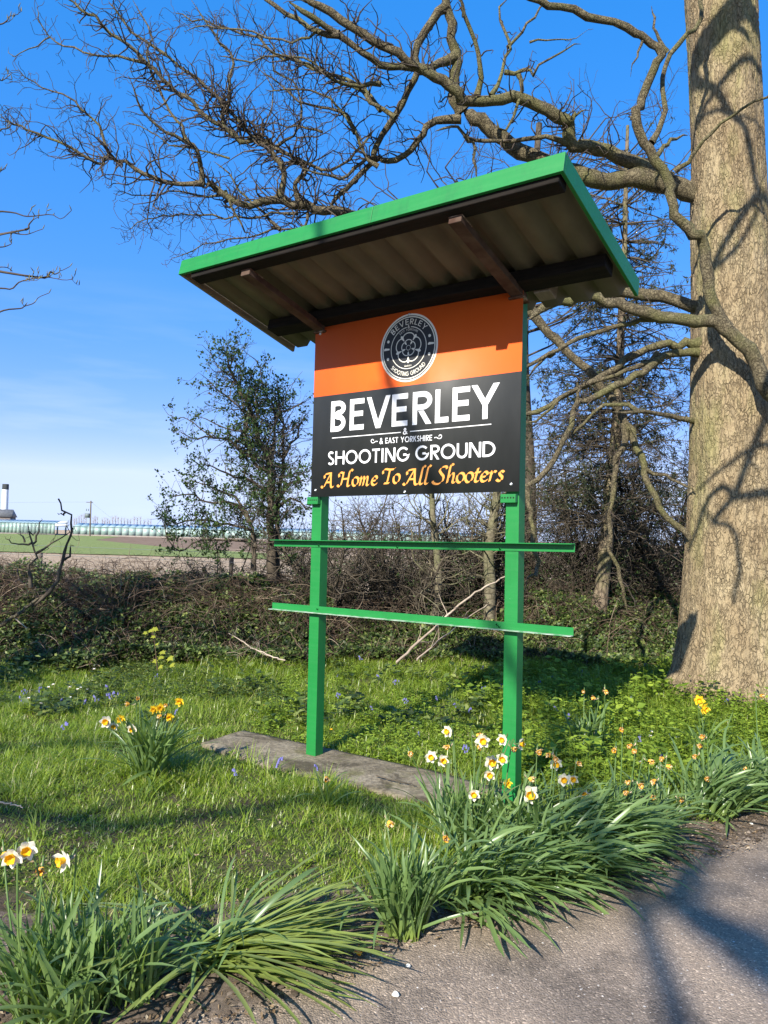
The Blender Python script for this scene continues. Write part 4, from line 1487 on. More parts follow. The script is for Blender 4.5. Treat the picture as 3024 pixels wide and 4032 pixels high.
Th.limb(h_((1000, 1300), (1100, 1230), (1200, 1300), (1260, 1340)), None, 6, 2)
for k, (p, r, l) in enumerate(Th.lim):
    limb_mesh('stem', p, r, MAT['dark_bark'], haw, 9, .2, k)
P, R, L = Th.batch(30)
g = np.random.default_rng(14)
W, lv, _ = twiggery(P, R, L, g, (19, 10, 7), lens=((.2, .52), (.25, .55), (.3, .5)), angs=((40, 85), (35, 75), (30, 70)), rcap=.006, wig=(.3, .3, .3), minr=.0015)
V, F = merge(W)
part('twigs', V, F, MAT['dark_bark'], haw, smooth=True, kind='stuff')


def leafing(Pp, g, n, spread, size, up=.5, wr=(.5, .8)):
    """clusters of small leaves round the points Pp"""
    Q = np.repeat(Pp, n, 0)
    Q = Q + g.normal(size=Q.shape) * spread
    A = g.normal(size=Q.shape) + np.array([0, 0, up])
    Ln = g.uniform(*size, len(Q))
    return leaves(Q, A, g.normal(size=Q.shape), Ln, Ln * g.uniform(*wr, len(Q)), .3)


nodes = np.concatenate([lv[1][:, 2:].reshape(-1, 3), lv[0][:, 2::1].reshape(-1, 3)])
nodes = nodes[g.random(len(nodes)) < .26 * np.clip(n2(nodes[:, 0], nodes[:, 2], 2.2, 2, 61) * 2.2 - .35 + .8 * (nodes[:, 2] < 2.4), .25, 1)]
V, F = leafing(nodes, g, 6, .022, (.026, .05))
part('foliage', V, F, MAT['hawthorn_leaf'], haw, kind='stuff')

# ---- bare and budding shrubs of the hedge behind the board
hedge_specs = [(-.55, 10.3, 2.7, .030, 0), (.15, 10.4, 2.5, .034, 0), (.62, 10.7, 2.4, .030, 0), (1.15, 10.5, 2.4, .034, 1), (1.75, 10.9, 2.8, .024, 1), (2.35, 10.6, 3.1, .028, 1), (3.2, 10.9, 3.3, .03, 1), (3.9, 10.6, 3.1, .026, 1), (4.6, 11, 2.6, .03, 1), (-2.1, 10.5, 1.6, .018, 2), (-2.75, 10.4, 1.35, .016, 2), (-1.0, 10.3, 1.9, .02, 2), (-3.4, 10.6, 1.1, .013, 2)]
hedge_labels = ['bare thorn shrub just right of the leafing hawthorn', 'many stemmed dark shrub seen behind the left post', 'dark forked shrub between the posts, left of the slim grey trunk',
                'twiggy shrub behind the two rails, near the middle', 'thin budding shrub close to the right post', 'tangled shrub just right of the right post', 'budding shrub behind the thin conifer trunk',
                'dark thicket shrub left of the oak trunk', 'shrub half hidden by the oak trunk', 'low leafing shrub under the left side of the hawthorn', 'low shrub at the far left foot of the hawthorn', 'leafing shrub close round the foot of the hawthorn stem', 'smallest leafing shrub, left of the hawthorn at the field edge']
for k, ((x, y, h, r0, lf), lab) in enumerate(zip(hedge_specs, hedge_labels)):
    g = np.random.default_rng(50 + k)
    t = thing('hedge_shrub', lab, 'shrub', (x, y, 0), 'shrubs of the field hedge')
    ns = 7
    P0 = np.array([x, y, 0.0]) + np.concatenate([g.normal(size=(ns, 2)) * .10, np.zeros((ns, 1))], 1)
    D0 = np.concatenate([g.normal(size=(ns, 2)) * .22, np.ones((ns, 1))], 1)
    Ls = h * g.uniform(.65, 1, ns)
    S_ = grow(P0, D0, Ls, 16, .13, .03, g)
    RS = (r0 * g.uniform(.6, 1.1, ns))[:, None] * (1 - .75 * np.linspace(0, 1, 16))[None]
    for p, r in zip(S_, RS):
        limb_mesh('stem', p, r, MAT['dark_bark'], t, 9, .25, k)
    W, lv, _ = twiggery(S_, RS, Ls, g, (19, 9, 8), lens=((.2, .55), (.3, .65), (.3, .6)), angs=((40, 90), (35, 80), (30, 70)), rcap=.011, wig=(.3, .35, .3), trop=(.03, .02, .02), minr=.0015)
    V, F = merge(W)
    part('twigs', V, F, MAT['dark_bark'], t, smooth=True, kind='stuff')
    nodes = np.concatenate([lv[1][:, 2:].reshape(-1, 3), lv[2][:, 1:].reshape(-1, 3)])
    nodes = nodes[g.random(len(nodes)) < (.05, .16, .34)[lf]]
    V, F = leafing(nodes, g, 3, .012, (.018, .034))
    part('foliage', V, F, MAT['hawthorn_leaf'], t, kind='stuff')

# two slim smooth trunks in the hedge
for lab, pts, r in (('slim grey trunk standing in the hedge between the two posts', ((1690, 2500), (1725, 2340), (1722, 2200), (1708, 2080), (1700, 1950), (1690, 1800), (1700, 1500), (1720, 1100)), (.055, .022)),
                    ('stouter grey trunk seen close left of the right post', ((1920, 2520), (1930, 2330), (1925, 2180), (1940, 2060), (1955, 1950), (1960, 1750), (1950, 1400), (1980, 1000)), (.085, .03))):
    y = 9.9
    g = np.random.default_rng(int(r[0] * 1000))
    p = catmull(np.array([at(a, b, y) for a, b in pts]), 40)
    t = thing('slim_tree', lab, 'tree', (p[0][0], p[0][1], 0), 'slim trunks in the hedge')
    rr = np.linspace(r[0], r[1], 40)
    limb_mesh('trunk', p, rr, MAT['smooth_bark'], t, 14, .08)
    W, lv, _ = twiggery(p[None], rr[None], np.array([3.2]), g, (7, 6, 7), lens=((.3, .6), (.3, .6), (.3, .6)), rcap=.012)
    V, F = merge(W)
    part('branches', V, F, MAT['smooth_bark'], t, smooth=True, kind='stuff')

# ---- broken bare saplings at the left
for lab, traces in (('dead crooked sapling with a broken lichen covered stem at the far left', [
        (((545, 270), (575, 320), (605, 390), (655, 440), (675, 550), (650, 620), (605, 690), (600, 800), (580, 890), (556, 980), (500, 1110), (420, 1200), (300, 1290)), 3, 9),
        (((605, 402), (570, 405), (538, 430)), 4, 2), (((670, 550), (690, 552)), 3, 3), (((600, 840), (650, 800), (665, 720), (672, 700)), 5, 3)]),
    ('small bare bush with knobbly spur twigs beside the crooked sapling', [
        (((285, 1100), (285, 950), (292, 860), (330, 780), (310, 690), (270, 610), (245, 500)), 6, 3), (((300, 680), (230, 675), (140, 690), (60, 650), (35, 615)), 4, 1.5),
        (((310, 690), (345, 600), (375, 520), (388, 445)), 4, 2), (((230, 675), (195, 600), (140, 590)), 3, 1.5), (((335, 780), (430, 720), (540, 660), (610, 620), (635, 540), (620, 480)), 4, 1.5), (((260, 580), (320, 590), (325, 520)), 2.5, 2)])):
    Ts = Tree(3)
    for k, (pts, r0, r1) in enumerate(traces):
        Ts.limb(map_(zE, pts), 8.6 if k == 0 else None, r0, r1, .05)
    base = Ts.lim[0][0][-1] if 'crooked' in lab and 'bush' not in lab else Ts.lim[0][0][0]
    t = thing('dead_sapling' if 'bush' not in lab else 'bare_bush', lab, 'sapling' if 'bush' not in lab else 'bush', (base[0], base[1], 0))
    for k, (p, r, l) in enumerate(Ts.lim):
        limb_mesh('stem', p, r, MAT['dark_bark'], t, 9, .3, k)
    P, R, L = Ts.batch(20)
    g = np.random.default_rng(9)
    W, lv, _ = twiggery(P, R, L, g, (9 if 'bush' in lab else 2, 8, 6), lens=((.1, .28), (.25, .5), (.3, .5)), rcap=.004, minr=.0013)
    V, F = merge(W)
    part('twigs', V, F, MAT['dark_bark'], t, smooth=True, kind='stuff')

# ---- tree outside the left edge: its budding twigs reach into the picture
syc = thing('budding_tree', 'tree at the left edge whose thin budding twigs reach into the sky', 'tree', (-5.2, 5.6, 0))
tp = catmull([(-5.2, 5.6, -.05), (-5.25, 5.6, 1.5), (-5.1, 5.55, 3), (-5.2, 5.5, 5), (-5.0, 5.4, 7)], 30)
limb_mesh('trunk', tp, np.linspace(.17, .07, 30), MAT['oak_limb'], syc, 14, .1)
Tl = Tree(6)
sprays = [a_((-160, 960), (0, 922), (90, 930), (165, 936), (240, 946), (318, 918)), a_((-160, 1040), (0, 1016), (100, 1010), (192, 990)), a_((110, 1000), (150, 960), (165, 936)), a_((-160, 1300), (0, 1252), (60, 1232), (130, 1214), (200, 1212), (260, 1222), (326, 1210)),
          a_((190, 1210), (240, 1190), (290, 1160)), a_((-160, 1400), (0, 1362), (60, 1340), (110, 1330), (160, 1310), (206, 1280)), a_((-160, 160), (0, 105), (40, 80), (78, 42)), a_((-160, 600), (0, 572), (30, 550), (52, 530)), a_((-120, 380), (0, 342), (46, 330)), a_((-100, 780), (0, 752), (12, 735)),
          a_((-120, 1180), (0, 1172), (60, 1178)), a_((-120, 1100), (0, 1085), (60, 1030))]
for k, s in enumerate(sprays):
    Tl.limb(s, 4.6 + .15 * (k % 4) if k not in (2, 4) else None, 4.0, 1.4, .1)
P, R, L = Tl.batch(20)
g = np.random.default_rng(2)
con_ = np.stack([catmull([tp[10 + k % 18], (tp[10 + k % 18] + p[0]) / 2 + (0, 0, .35), p[0]], 20) for k, p in enumerate(P)])
conR = np.linspace(.03, .006, 20)[None] * np.ones((len(P), 1))
A, RA, LA = spawn(P, np.maximum(R, .0022), L, g.poisson(L * 10), g, .45, 1.0, (30, 60), (.08, .2), 6, .2, .16, .8, .5)
nb = 34
i_ = g.integers(9, 28, nb)
az = g.uniform(1.3, 5.0, nb)
Bq = grow(tp[i_], np.stack([np.cos(az), np.sin(az), g.uniform(-.1, .5, nb)], -1), g.uniform(1.2, 2.6, nb), 14, .2, .0, g)
Bq[:, :, 0] = np.minimum(Bq[:, :, 0], -.56 * np.maximum(Bq[:, :, 1], 0) - .9)
BqR = np.linspace(.035, .008, 14)[None] * np.ones((nb, 1))
Wq, _, _ = twiggery(Bq, BqR, np.full(nb, 1.8), g, (5, 5, 4), lens=((.2, .45), (.3, .6), (.3, .6)), rcap=.01, minr=.003)
for w_ in Wq:
    w_[0][:, 0] = np.minimum(w_[0][:, 0], -.54 * np.maximum(w_[0][:, 1], 0) - .7)
V, F = merge([tubes(con_, conR, 6), tubes(P, np.maximum(R, .0022), 6), tubes(A, RA, 4), tubes(Bq, BqR, 6)] + Wq)
part('twigs', V, F, MAT['twig'], syc, smooth=True, kind='stuff')
MAT['bud'] = m_simple('opening_bud', (.10, .09, .04), (.19, .18, .08), 40, .7)
bp = np.concatenate([A[:, -1], A[:, 3], P[:, -1], P[:, 14], P[:, 11]])
bd = unit(g.normal(size=bp.shape) * .35 + np.array([.2, 0, 1]))
n = len(bp)
bud = bp[:, None] + bd[:, None] * np.array([0, .008, .018, .034])[None, :, None]
V, F = tubes(bud, np.array([.0016, .0034, .003, .0006])[None] * np.ones((n, 1)), 5)
part('buds', V, F, MAT['bud'], syc, smooth=True, kind='stuff')

# ---- bare tree across the lane, behind the photographer: its boughs throw the soft shade on lane and turf
def lane_tree(x, y, h, seed, lab, boughs):
    g = np.random.default_rng(seed)
    t = thing('lane_tree', lab, 'tree', (x, y, 0))
    tp = catmull([(x, y, -.05), (x + .1, y, h * .3), (x - .1, y + .1, h * .6), (x, y, h)], 40)
    tr = np.linspace(.26, .05, 40)
    limb_mesh('trunk', tp, tr, MAT['oak_limb'], t, 16, .1)
    B, BR, Lb = [], [], []
    for zs_, pts, r0 in boughs:
        s0 = tp[np.abs(tp[:, 2] - zs_).argmin()]
        P = catmull([s0] + [np.array(p, float) for p in pts], 24)
        P += g.normal(size=P.shape) * .035 * np.linspace(0, 1, 24)[:, None]
        R = r0 * (1 - .72 * np.linspace(0, 1, 24))
        limb_mesh('limb', P, R, MAT['oak_limb'], t, 10, .15, 1)
        B.append(P)
        BR.append(R)
        Lb.append(np.linalg.norm(np.diff(P, axis=0), axis=1).sum())
    W, lv, _ = twiggery(np.array(B), np.array(BR), np.array(Lb), g, (2.2, 3, 3), lens=((.14, .34), (.3, .6), (.3, .6)), rcap=.03, minr=.006, angs=((30, 60), (30, 60), (30, 60)))
    V, F = merge(W)
    part('twigs', V, F, MAT['twig'], t, smooth=True, kind='stuff')


lane_tree(-3.9, -8.7, 8.4, 71, 'bare tree across the lane straight behind the photographer', [
    (7.2, ((-4.2, -8.1, 7.9), (-4.5, -7.6, 8.1), (-4.2, -7.2, 8.3)), .15), (7.6, ((-3.9, -8.1, 8.2), (-4.0, -7.7, 8.5), (-3.6, -7.4, 8.7)), .12),
    (6.0, ((-4.1, -6.6, 7.2), (-4.3, -4.4, 8.0), (-4.1, -2.4, 8.5), (-3.8, -1.4, 8.6)), .055), (7.9, ((-3.5, -9.3, 8.8), (-2.9, -9.6, 9.0)), .08)])
lane_tree(-10.8, -6.6, 9.0, 72, 'bare tree across the lane with long level boughs, farther left', [
    (6.8, ((-9.6, -6.4, 7.6), (-8.6, -6.3, 8.0), (-7.3, -6.9, 8.1), (-6.3, -6.7, 8.3), (-5.7, -6.9, 8.2)), .10), (7.2, ((-9.8, -6.1, 7.9), (-9.0, -5.7, 8.2), (-8.0, -5.3, 8.0), (-6.9, -5.6, 8.1)), .09),
    (7.6, ((-10.2, -5.6, 8.2), (-9.6, -4.6, 8.4), (-8.7, -4.2, 8.2)), .09), (8.0, ((-11.6, -6.8, 9.0), (-12.4, -7.0, 9.4)), .08)])

# ------------------------------------------------------------------ far buildings, pole, poplars
def gz(y): return .0022 * y


MAT['glass_shade'] = m_simple('whitewashed_greenhouse_glass', (.20, .30, .26), (.36, .46, .43), .25, .35, .5, 0, 1, 0, (1, 1, 6))
MAT['glass_roof'] = m_simple('greenhouse_roof_glass', (.22, .32, .33), (.32, .42, .43), .4, .3, .5)
MAT['grey_steel'] = m_simple('grey_steel', (.11, .14, .14), (.17, .20, .20), 3, .5)
MAT['white_metal'] = m_simple('white_metal', (.72, .73, .72), (.8, .8, .8), 2, .4)
MAT['dark_door'] = m_simple('dark_opening', (.03, .035, .035), (.06, .065, .065), 1, .9)
MAT['slate'] = m_simple('slate_roof', (.17, .17, .165), (.25, .25, .24), 1.5, .8, .3, .4, 8, .03)
MAT['brick_far'] = m_simple('old_brick_wall', (.20, .17, .15), (.27, .23, .2), 2, .9)
MAT['pole_wood'] = m_simple('creosoted_pole', (.10, .08, .06), (.17, .14, .11), 1, .9)


def greenhouse(label, p0, p1, h, rise, depth, nbay, step):
    """long glasshouse whose front runs from p0 to p1 (x,y)"""
    p0, p1 = np.array(p0, float), np.array(p1, float)
    d = unit(p1 - p0)
    nrm = np.array([-d[1], d[0]])
    if nrm[1] < 0: nrm = -nrm
    L = np.linalg.norm(p1 - p0)
    t = thing('greenhouse', label, 'greenhouse', (*p0, gz(p0[1])), 'greenhouses beyond the field')
    z0 = gz(p0[1])
    W = lambda a, b, z: np.array([*(p0 + d * a + nrm * b), z0 + z])
    # low wall
    def slab(name, a0, a1, b0, b1, z00, z1, m, par):
        V = np.array([W(a, b, z) for a in (a0, a1) for b in (b0, b1) for z in (z00, z1)])
        F = box(0, 1, 0, 1, 0, 1)[1]
        return part(name, V, F, m, par)
    slab('base_wall', 0, L, -.05, depth, -.5, .35, MAT['brick_far'], t)
    bay = L / nbay
    for k in range(nbay):
        w = slab('wall_pane', k * bay + .05, (k + 1) * bay - .05, 0, .05, .36, h * (1 if k % 7 else .995), MAT['glass_shade'], t)
        r0 = [W(k * bay + .05, -.02, h + .06), W((k + 1) * bay - .05, -.02, h + .06), W((k + 1) * bay - .05, depth * .5, h + rise), W(k * bay + .05, depth * .5, h + rise)]
        V = np.array(r0 + [p + (0, 0, -.05) for p in r0])
        part('roof_pane', V, np.array([[0, 1, 2, 3], [7, 6, 5, 4], [0, 4, 5, 1], [1, 5, 6, 2], [2, 6, 7, 3], [3, 7, 4, 0]]), MAT['glass_roof'], t)
    for k in range(0, nbay + 1):
        slab('glazing_bar', k * bay - .045, k * bay + .045, -.06, .07, .35, h + .02, MAT['grey_steel'], t)
    slab('gutter', 0, L, -.16, -.065, h - .03, h + .045, MAT['glass_roof'], t)
    V = np.array([W(0, 0, .35), W(0, depth, .35), W(0, depth, h), W(0, depth * .5, h + rise), W(0, 0, h)] + [W(.1, 0, .35), W(.1, depth, .35), W(.1, depth, h), W(.1, depth * .5, h + rise), W(.1, 0, h)])
    i = np.arange(5)
    part('gable', V, [np.array([[4, 3, 2, 1, 0], [5, 6, 7, 8, 9]]), np.stack([i, (i + 1) % 5, (i + 1) % 5 + 5, i + 5], -1)], MAT['glass_roof'], t)
    return t


# left house ends near the white tanks, the right one runs on behind the hedge
greenhouse('long glasshouse at the far left below the brick chimney building', (-132, 204), (-87.6, 205), 3.05, .85, 9, 44, 1)
greenhouse('long low glasshouse running right behind the utility pole', (-83.5, 207), (30, 214), 2.5, .95, 9, 62, 1)

bt = thing('boiler_house', 'slate roofed building with a tall white chimney rising behind the glasshouse', 'building', (-112, 222, gz(222)))
zb = gz(222)
for nm, c, m in (('wall', (-126, -106.4, 219, 222.4, zb - .5, zb + 4.8), 'brick_far'),):
    V, F = box(*c)
    part(nm, V, F, MAT[m], bt)
V = np.array([(-126, 218.6, zb + 4.7), (-106.1, 218.6, zb + 4.7), (-106.3, 220.6, zb + 6.9), (-126, 220.6, zb + 6.9), (-126, 222.8, zb + 4.7), (-106.1, 222.8, zb + 4.7)])
part('roof', V, [np.array([[0, 1, 2, 3], [3, 2, 5, 4], [0, 4, 5, 1]]), np.array([[1, 5, 2], [0, 3, 4]])], MAT['slate'], bt)
cz = at(20, 1906, 224)[2]
cxs = at(20, 1960, 224)[0]
V, F = tubes(np.array([[(cxs, 224, zb + 4), (cxs, 224, zb + 9), (cxs, 224, cz - 1.6)]]), np.array([[.95, .92, .88]]), 20)
ch = part('chimney', V, F, MAT['white_metal'], bt, smooth=True)
V, F = tubes(np.array([[(cxs, 224, cz - 1.6), (cxs, 224, cz - .8), (cxs, 224, cz)]]), np.array([[.9, .9, .88]]), 20)
part('chimney_top', V, F, MAT['dark_door'], ch, smooth=True)

# white tanks lying between the two glasshouses
tank = thing('storage_tank', 'pair of long white horizontal pipes behind the gap between the glasshouses', 'tank', (-80, 215, gz(215)))
for k, (za, zb_) in enumerate(((1982 + 70, 1982 + 78), (1982 + 80, 1982 + 90))):
    a0, a1 = at(186, (za + zb_) / 2, 213 - k), at(268, (za + zb_) / 2 + 1, 213 - k)
    r = (zb_ - za) / FPX * 213 * .5
    V, F = tubes(np.array([[a0, (a0 + a1) / 2, a1]]), np.array([[r, r, r]]), 14)
    n = len(V) // 3
    part('tank_body', V, [F, np.arange(n)[None, ::-1], (np.arange(n) + 2 * n)[None]], MAT['white_metal'], tank, smooth=True)
    for s in (.1, .5, .9):
        c = a0 * (1 - s) + a1 * s
        V, F = box(c[0] - .15, c[0] + .15, c[1] - .15, c[1] + .15, gz(213), c[2] - r * .9)
        part('support', V, F, MAT['grey_steel'], tank)
# palisade fence and dark doorway in front
pal = thing('palisade_fence', 'short grey palisade fence in front of the left glasshouse', 'fence', (-95, 201, gz(201)))
x0, x1 = at(76, 2090, 201)[0], at(184, 2090, 201)[0]
for x in np.arange(x0, x1, .42):
    V, F = box(x - .07, x + .07, 200.95, 201.0, gz(201), gz(201) + 2.35 + .06 * math.sin(x * 7))
    part('pale', V, F, MAT['grey_steel'], pal)
for z in (.5, 1.9):
    V, F = box(x0 - .1, x1 + .1, 201.01, 201.06, gz(201) + z, gz(201) + z + .08)
    part('fence_rail', V, F, MAT['grey_steel'], pal)

pole = thing('utility_pole', 'wooden utility pole with a transformer standing before the right glasshouse', 'utility pole', (-72.3, 190, gz(190)))
pt, pb = at(358, 1972, 190), at(354, 2109, 190)
V, F = tubes(np.array([[pb - (0, 0, .6), (pt + pb) / 2, pt]]), np.array([[.20, .18, .15]]), 10)
part('pole_shaft', V, F, MAT['pole_wood'], pole, smooth=True)
V, F = box(pt[0] - 1.1, pt[0] + .5, 189.9, 190.1, pt[2] - .45, pt[2] - .28)
part('crossarm', V, F, MAT['pole_wood'], pole)
V, F = box(pt[0] - 1.15, pt[0] - .2, 189.5, 190.3, at(350, 2023, 190)[2] - 1.0, at(350, 2023, 190)[2] + .1)
part('transformer', V, F, MAT['grey_steel'], pole)
for k in range(2):
    c = at(350, 2008, 190) + (-.6 + .5 * k, 0, 0)
    V, F = tubes(np.array([[c - (0, 0, .25), c, c + (0, 0, .3)]]), np.array([[.09, .12, .06]]), 8)
    part('insulator', V, F, MAT['grey_steel'], pole, smooth=True)
q = pt + (-.3, 0, -.3)
wl = [catmull([q, q + (-45, 5, -.9), q + (-95, 10, .2)], 14), catmull([q + (.4, 0, 0), q + (5.2, 4, -4.6), q + (10.5, 8, -9.4)], 10)]
for w in wl:
    V, F = tubes(w[None], np.full((1, len(w)), .018), 4)
    part('cable', V, F, MAT['grey_steel'], pole)

pops = [(690, 0), (712, 1), (735, 4), (758, 7), (780, 8), (800, 6), (868, 3), (885, 5), (905, 4), (955, 1), (975, 3), (1000, 2), (1020, 0), (1050, 4), (1075, 6), (1100, 3), (1130, 2), (1160, 3), (1190, 1), (1215, 2), (1250, 5), (1280, 4), (1310, 6), (1345, 1), (1380, 3), (1405, 2)]
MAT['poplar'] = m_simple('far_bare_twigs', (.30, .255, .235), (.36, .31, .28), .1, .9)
for k, (u, hh) in enumerate(pops):
    g = np.random.default_rng(300 + k)
    y = 610 + 3 * (k % 5)
    x = at(u * .4219, 2060, y)[0]
    z0 = gz(y)
    h = 10.0 + .55 * hh + g.uniform(-.4, .4) + z0 * 0
    t = thing('poplar_tree', 'tall narrow bare tree in the faint row on the horizon', 'tree', (x, y, z0), 'row of bare trees on the horizon')
    P0 = np.repeat([[x, y, z0]], 1, 0)
    S_ = catmull([(x, y, z0), (x + .2, y, z0 + h * .5), (x, y, z0 + h)], 14)
    V, F = tubes(S_[None], np.linspace(.34, .07, 14)[None], 6)
    part('trunk', V, F, MAT['poplar'], t)
    n = 46
    i = g.integers(3, 13, n)
    az = g.uniform(0, 6.28, n)
    Lb = g.uniform(1.2, 3.0, n)
    B = grow(S_[i], np.stack([np.cos(az) * .5, np.sin(az) * .5, np.full(n, .85)], -1), Lb, 6, .12, .05, g)
    V, F = tubes(B, (np.full(n, .06)[:, None] * np.linspace(1, .6, 6)[None]), 3)
    part('branches', V, F, MAT['poplar'], t, kind='stuff')

bird = thing('flying_bird', 'small dark bird flying in the blue sky left of the hawthorn', 'bird', at(826, 1551, 34))
bx, by, bz_ = at(826, 1551, 34)
V, F = tubes(np.array([[(bx - .10, by, bz_ + .05), (bx - .05, by, bz_ + .03), (bx + .02, by, bz_ - .005), (bx + .08, by, bz_ - .03), (bx + .13, by, bz_ - .05)]]), np.array([[.012, .03, .035, .02, .014]]), 8)
part('body', V, F, MAT['dark_bark'], bird, smooth=True)
for s in (-1, 1):
    V = np.array([(bx - .03, by, bz_ + .02), (bx + .05, by, bz_ - .02), (bx + .03, by + s * .16, bz_ + .05), (bx - .02, by + s * .15, bz_ + .06), (bx + .04, by + s * .30, bz_ + .0)])
    V = np.concatenate([V, V + (0, 0, .006)])
    part('wing', V, [np.array([[0, 1, 2, 3], [8, 7, 6, 5]]), np.array([[3, 2, 4], [9, 7, 8]]), np.array([[0, 5, 6, 1], [1, 6, 7, 2], [2, 7, 9, 4], [4, 9, 8, 3], [3, 8, 5, 0]])], MAT['dark_bark'], bird)

wf = thing('wire_fence', 'sagging wire fence running along the field edge behind the brambles', 'fence', (-5, 11.6, 0))
for z in (.80, .98, 1.12):
    w = catmull([(-9, 11.6, z + .25), (-4, 11.6, z + .19), (1, 11.6, z + .12), (7, 11.6, z + .05)], 30)
    V, F = tubes(w[None], np.full((1, 30), .003), 4)
    part('wire', V, F, MAT['grey_steel'], wf)
for x in (-8.2, -5.2, -2.3, .9, 4.2, 7):
    V, F = tubes(np.array([[(x, 11.68, -.1), (x, 11.68, .6), (x + .01, 11.68, 1.22)]]), np.array([[.035, .035, .033]]), 8)
    part('fence_post', V, F, MAT['pole_wood'], wf, smooth=True)

# ------------------------------------------------------------------ bramble bank in front of the field
def bramble(label, x0, x1, y0, y1, htop, n_cane, n_leaf, seed, leafmat='bramble_leaf', lsize=(.022, .058)):
    g = np.random.default_rng(seed)
    t = thing('bramble_thicket', label, 'bramble', ((x0 + x1) / 2, (y0 + y1) / 2, 0), 'bramble bank along the field')
    hf = lambda x, y: htop(x) * (.72 + .5 * n2(x, y, 1.3, 2, seed)) * np.clip((y - y0) / (.62 * (y1 - y0)), .22, 1)
    X, Y = g.uniform(x0, x1, n_cane), g.uniform(y0, y1, n_cane)
    Z = hgt(X, Y)
    az = g.uniform(0, 6.28, n_cane)
    H = hf(X, Y)
    K = 10
    D = np.stack([np.cos(az) * .8, np.sin(az) * .55, g.uniform(.35, 2.0, n_cane)], -1)
    L = np.clip(H * g.uniform(.7, 2.0, n_cane), .25, 2.0)
    P = grow(np.stack([X, Y, Z + H * g.uniform(0, .6, n_cane)], -1), D, L, K, .2, -.15, g)
    cap = (Z + htop(X) * g.uniform(.75, 1.22, n_cane))[:, None]
    P[:, :, 2] = np.where(P[:, :, 2] > cap, cap - .35 * (P[:, :, 2] - cap), P[:, :, 2])
    P[:, :, 2] = np.maximum(P[:, :, 2], hgt(P[:, :, 0].ravel(), P[:, :, 1].ravel()).reshape(P.shape[:2]) + .01)
    R = g.uniform(.0018, .0058, n_cane)[:, None] * np.linspace(1, .5, K)[None]
    A, RA, LA = spawn(P, R, L, g.poisson(L * 3.5), g, .1, 1, (35, 80), (.12, .3), 5, .3, -.05, .7, .6)
    RA = np.maximum(RA, .0013)
    V, F = merge([tubes(P, R, 4, 5), tubes(A, RA, 3, 6)])
    part('canes', V, F, MAT['cane'], t, kind='stuff')
    X, Y = g.uniform(x0, x1, n_leaf), g.uniform(y0, y1, n_leaf)
    keep = n2(X, Y, 2.1, 3, seed + 3) + .25 * g.random(n_leaf) > .52
    X, Y = X[keep], Y[keep]
    H = hf(X, Y)
    Z = hgt(X, Y) + H * (1 - .65 * g.random(len(X)) ** 1.6)
    # three leaflets each
    B = np.stack([X, Y, Z], -1)
    base = unit(g.normal(size=B.shape) * np.array([1, 1, .45]) + np.array([-.15, -.35, .25]))
    up = unit(g.normal(size=B.shape) * .5 + np.array([-.2, -.45, .75]))
    side = unit(np.cross(up, base))
    s = g.uniform(*lsize, len(B))
    out = []
    for a in (-1.15, 0, 1.15):
        ax = base * math.cos(a) + side * math.sin(a)
        out.append(leaves(B + ax * .006, ax, np.cross(up, ax), s * (1.15 if a == 0 else .9), s * .72, .25))
    V, F = merge(out)
    part('foliage', V, F, MAT[leafmat], t, kind='stuff')


bramble('tall brown bramble bank at the far left under the crooked sapling', -7.2, -3.0, 8.3, 10.6, lambda x: .93 + 0 * x, 3300, 19000, 31)
bramble('bramble bank below the leafing hawthorn left of the notice board', -3.0, -.6, 8.7, 10.6, lambda x: .93 - .09 * (x + 3.0), 2600, 15500, 32)
bramble('low bramble bank seen between the two posts', -.6, 2.0, 9.1, 10.9, lambda x: .62 + 0 * x, 2000, 15000, 33)
bramble('leafy low bramble between the right post and the oak trunk', 2.0, 5.4, 8.9, 10.9, lambda x: .82 + 0 * x, 1700, 19000, 34)

# fallen dead branches lying in the brambles
for k, (lab, pts, r) in enumerate((
        ('pale dead branch slanting out of the brambles between the posts', ((1560, 2610, 8.9), (1700, 2480, 9.2), (1850, 2350, 9.4), (1990, 2270, 9.6)), .017),
        ('thin pale stick crossing the brambles left of the pale dead branch', ((1640, 2600, 8.8), (1720, 2530, 9.0), (1830, 2440, 9.3), (1920, 2380, 9.5)), .010),
        ('lichen covered fallen bough in the left bramble bank', ((-60, 2500, 8.5), (40, 2440, 8.5), (110, 2390, 8.6), (180, 2340, 8.7)), .026),
        ('heap of thin dry sticks at the foot of the brambles, longest stick', ((1120, 2600, 8.3), (1010, 2560, 8.5), (900, 2490, 8.8)), .008),
        ('reddish dry cane arching in front of the brambles left of the left post', ((1190, 2560, 8.4), (1120, 2480, 8.6), (1020, 2520, 8.5), (930, 2590, 8.4)), .006))):
    P = catmull([at(*p) for p in pts], 22)
    P += np.random.default_rng(k).normal(size=P.shape) * .006
    t = thing('fallen_branch', lab, 'branch', P[0])
    limb_mesh('stem', P, np.linspace(r, r * .5, 22), MAT['pale_wood' if k != 4 else 'cane'] if k != 2 else MAT['oak_limb'], t, 8, .2, k)
    g = np.random.default_rng(k + 70)
    A, RA, LA = spawn(P[None], np.linspace(r, r * .5, 22)[None], np.array([.8]), np.array([5]), g, .2, 1, (30, 60), (.3, .6), 8, .15, .0, .5, .4)
    for p, q in zip(A, RA):
        limb_mesh('side_twig', p, q, MAT['pale_wood'], t, 6, .2, k)

# ------------------------------------------------------------------ grass
def in_view(x, y, m=1.2):
    return (np.abs(x + .05) < .515 * y + m)


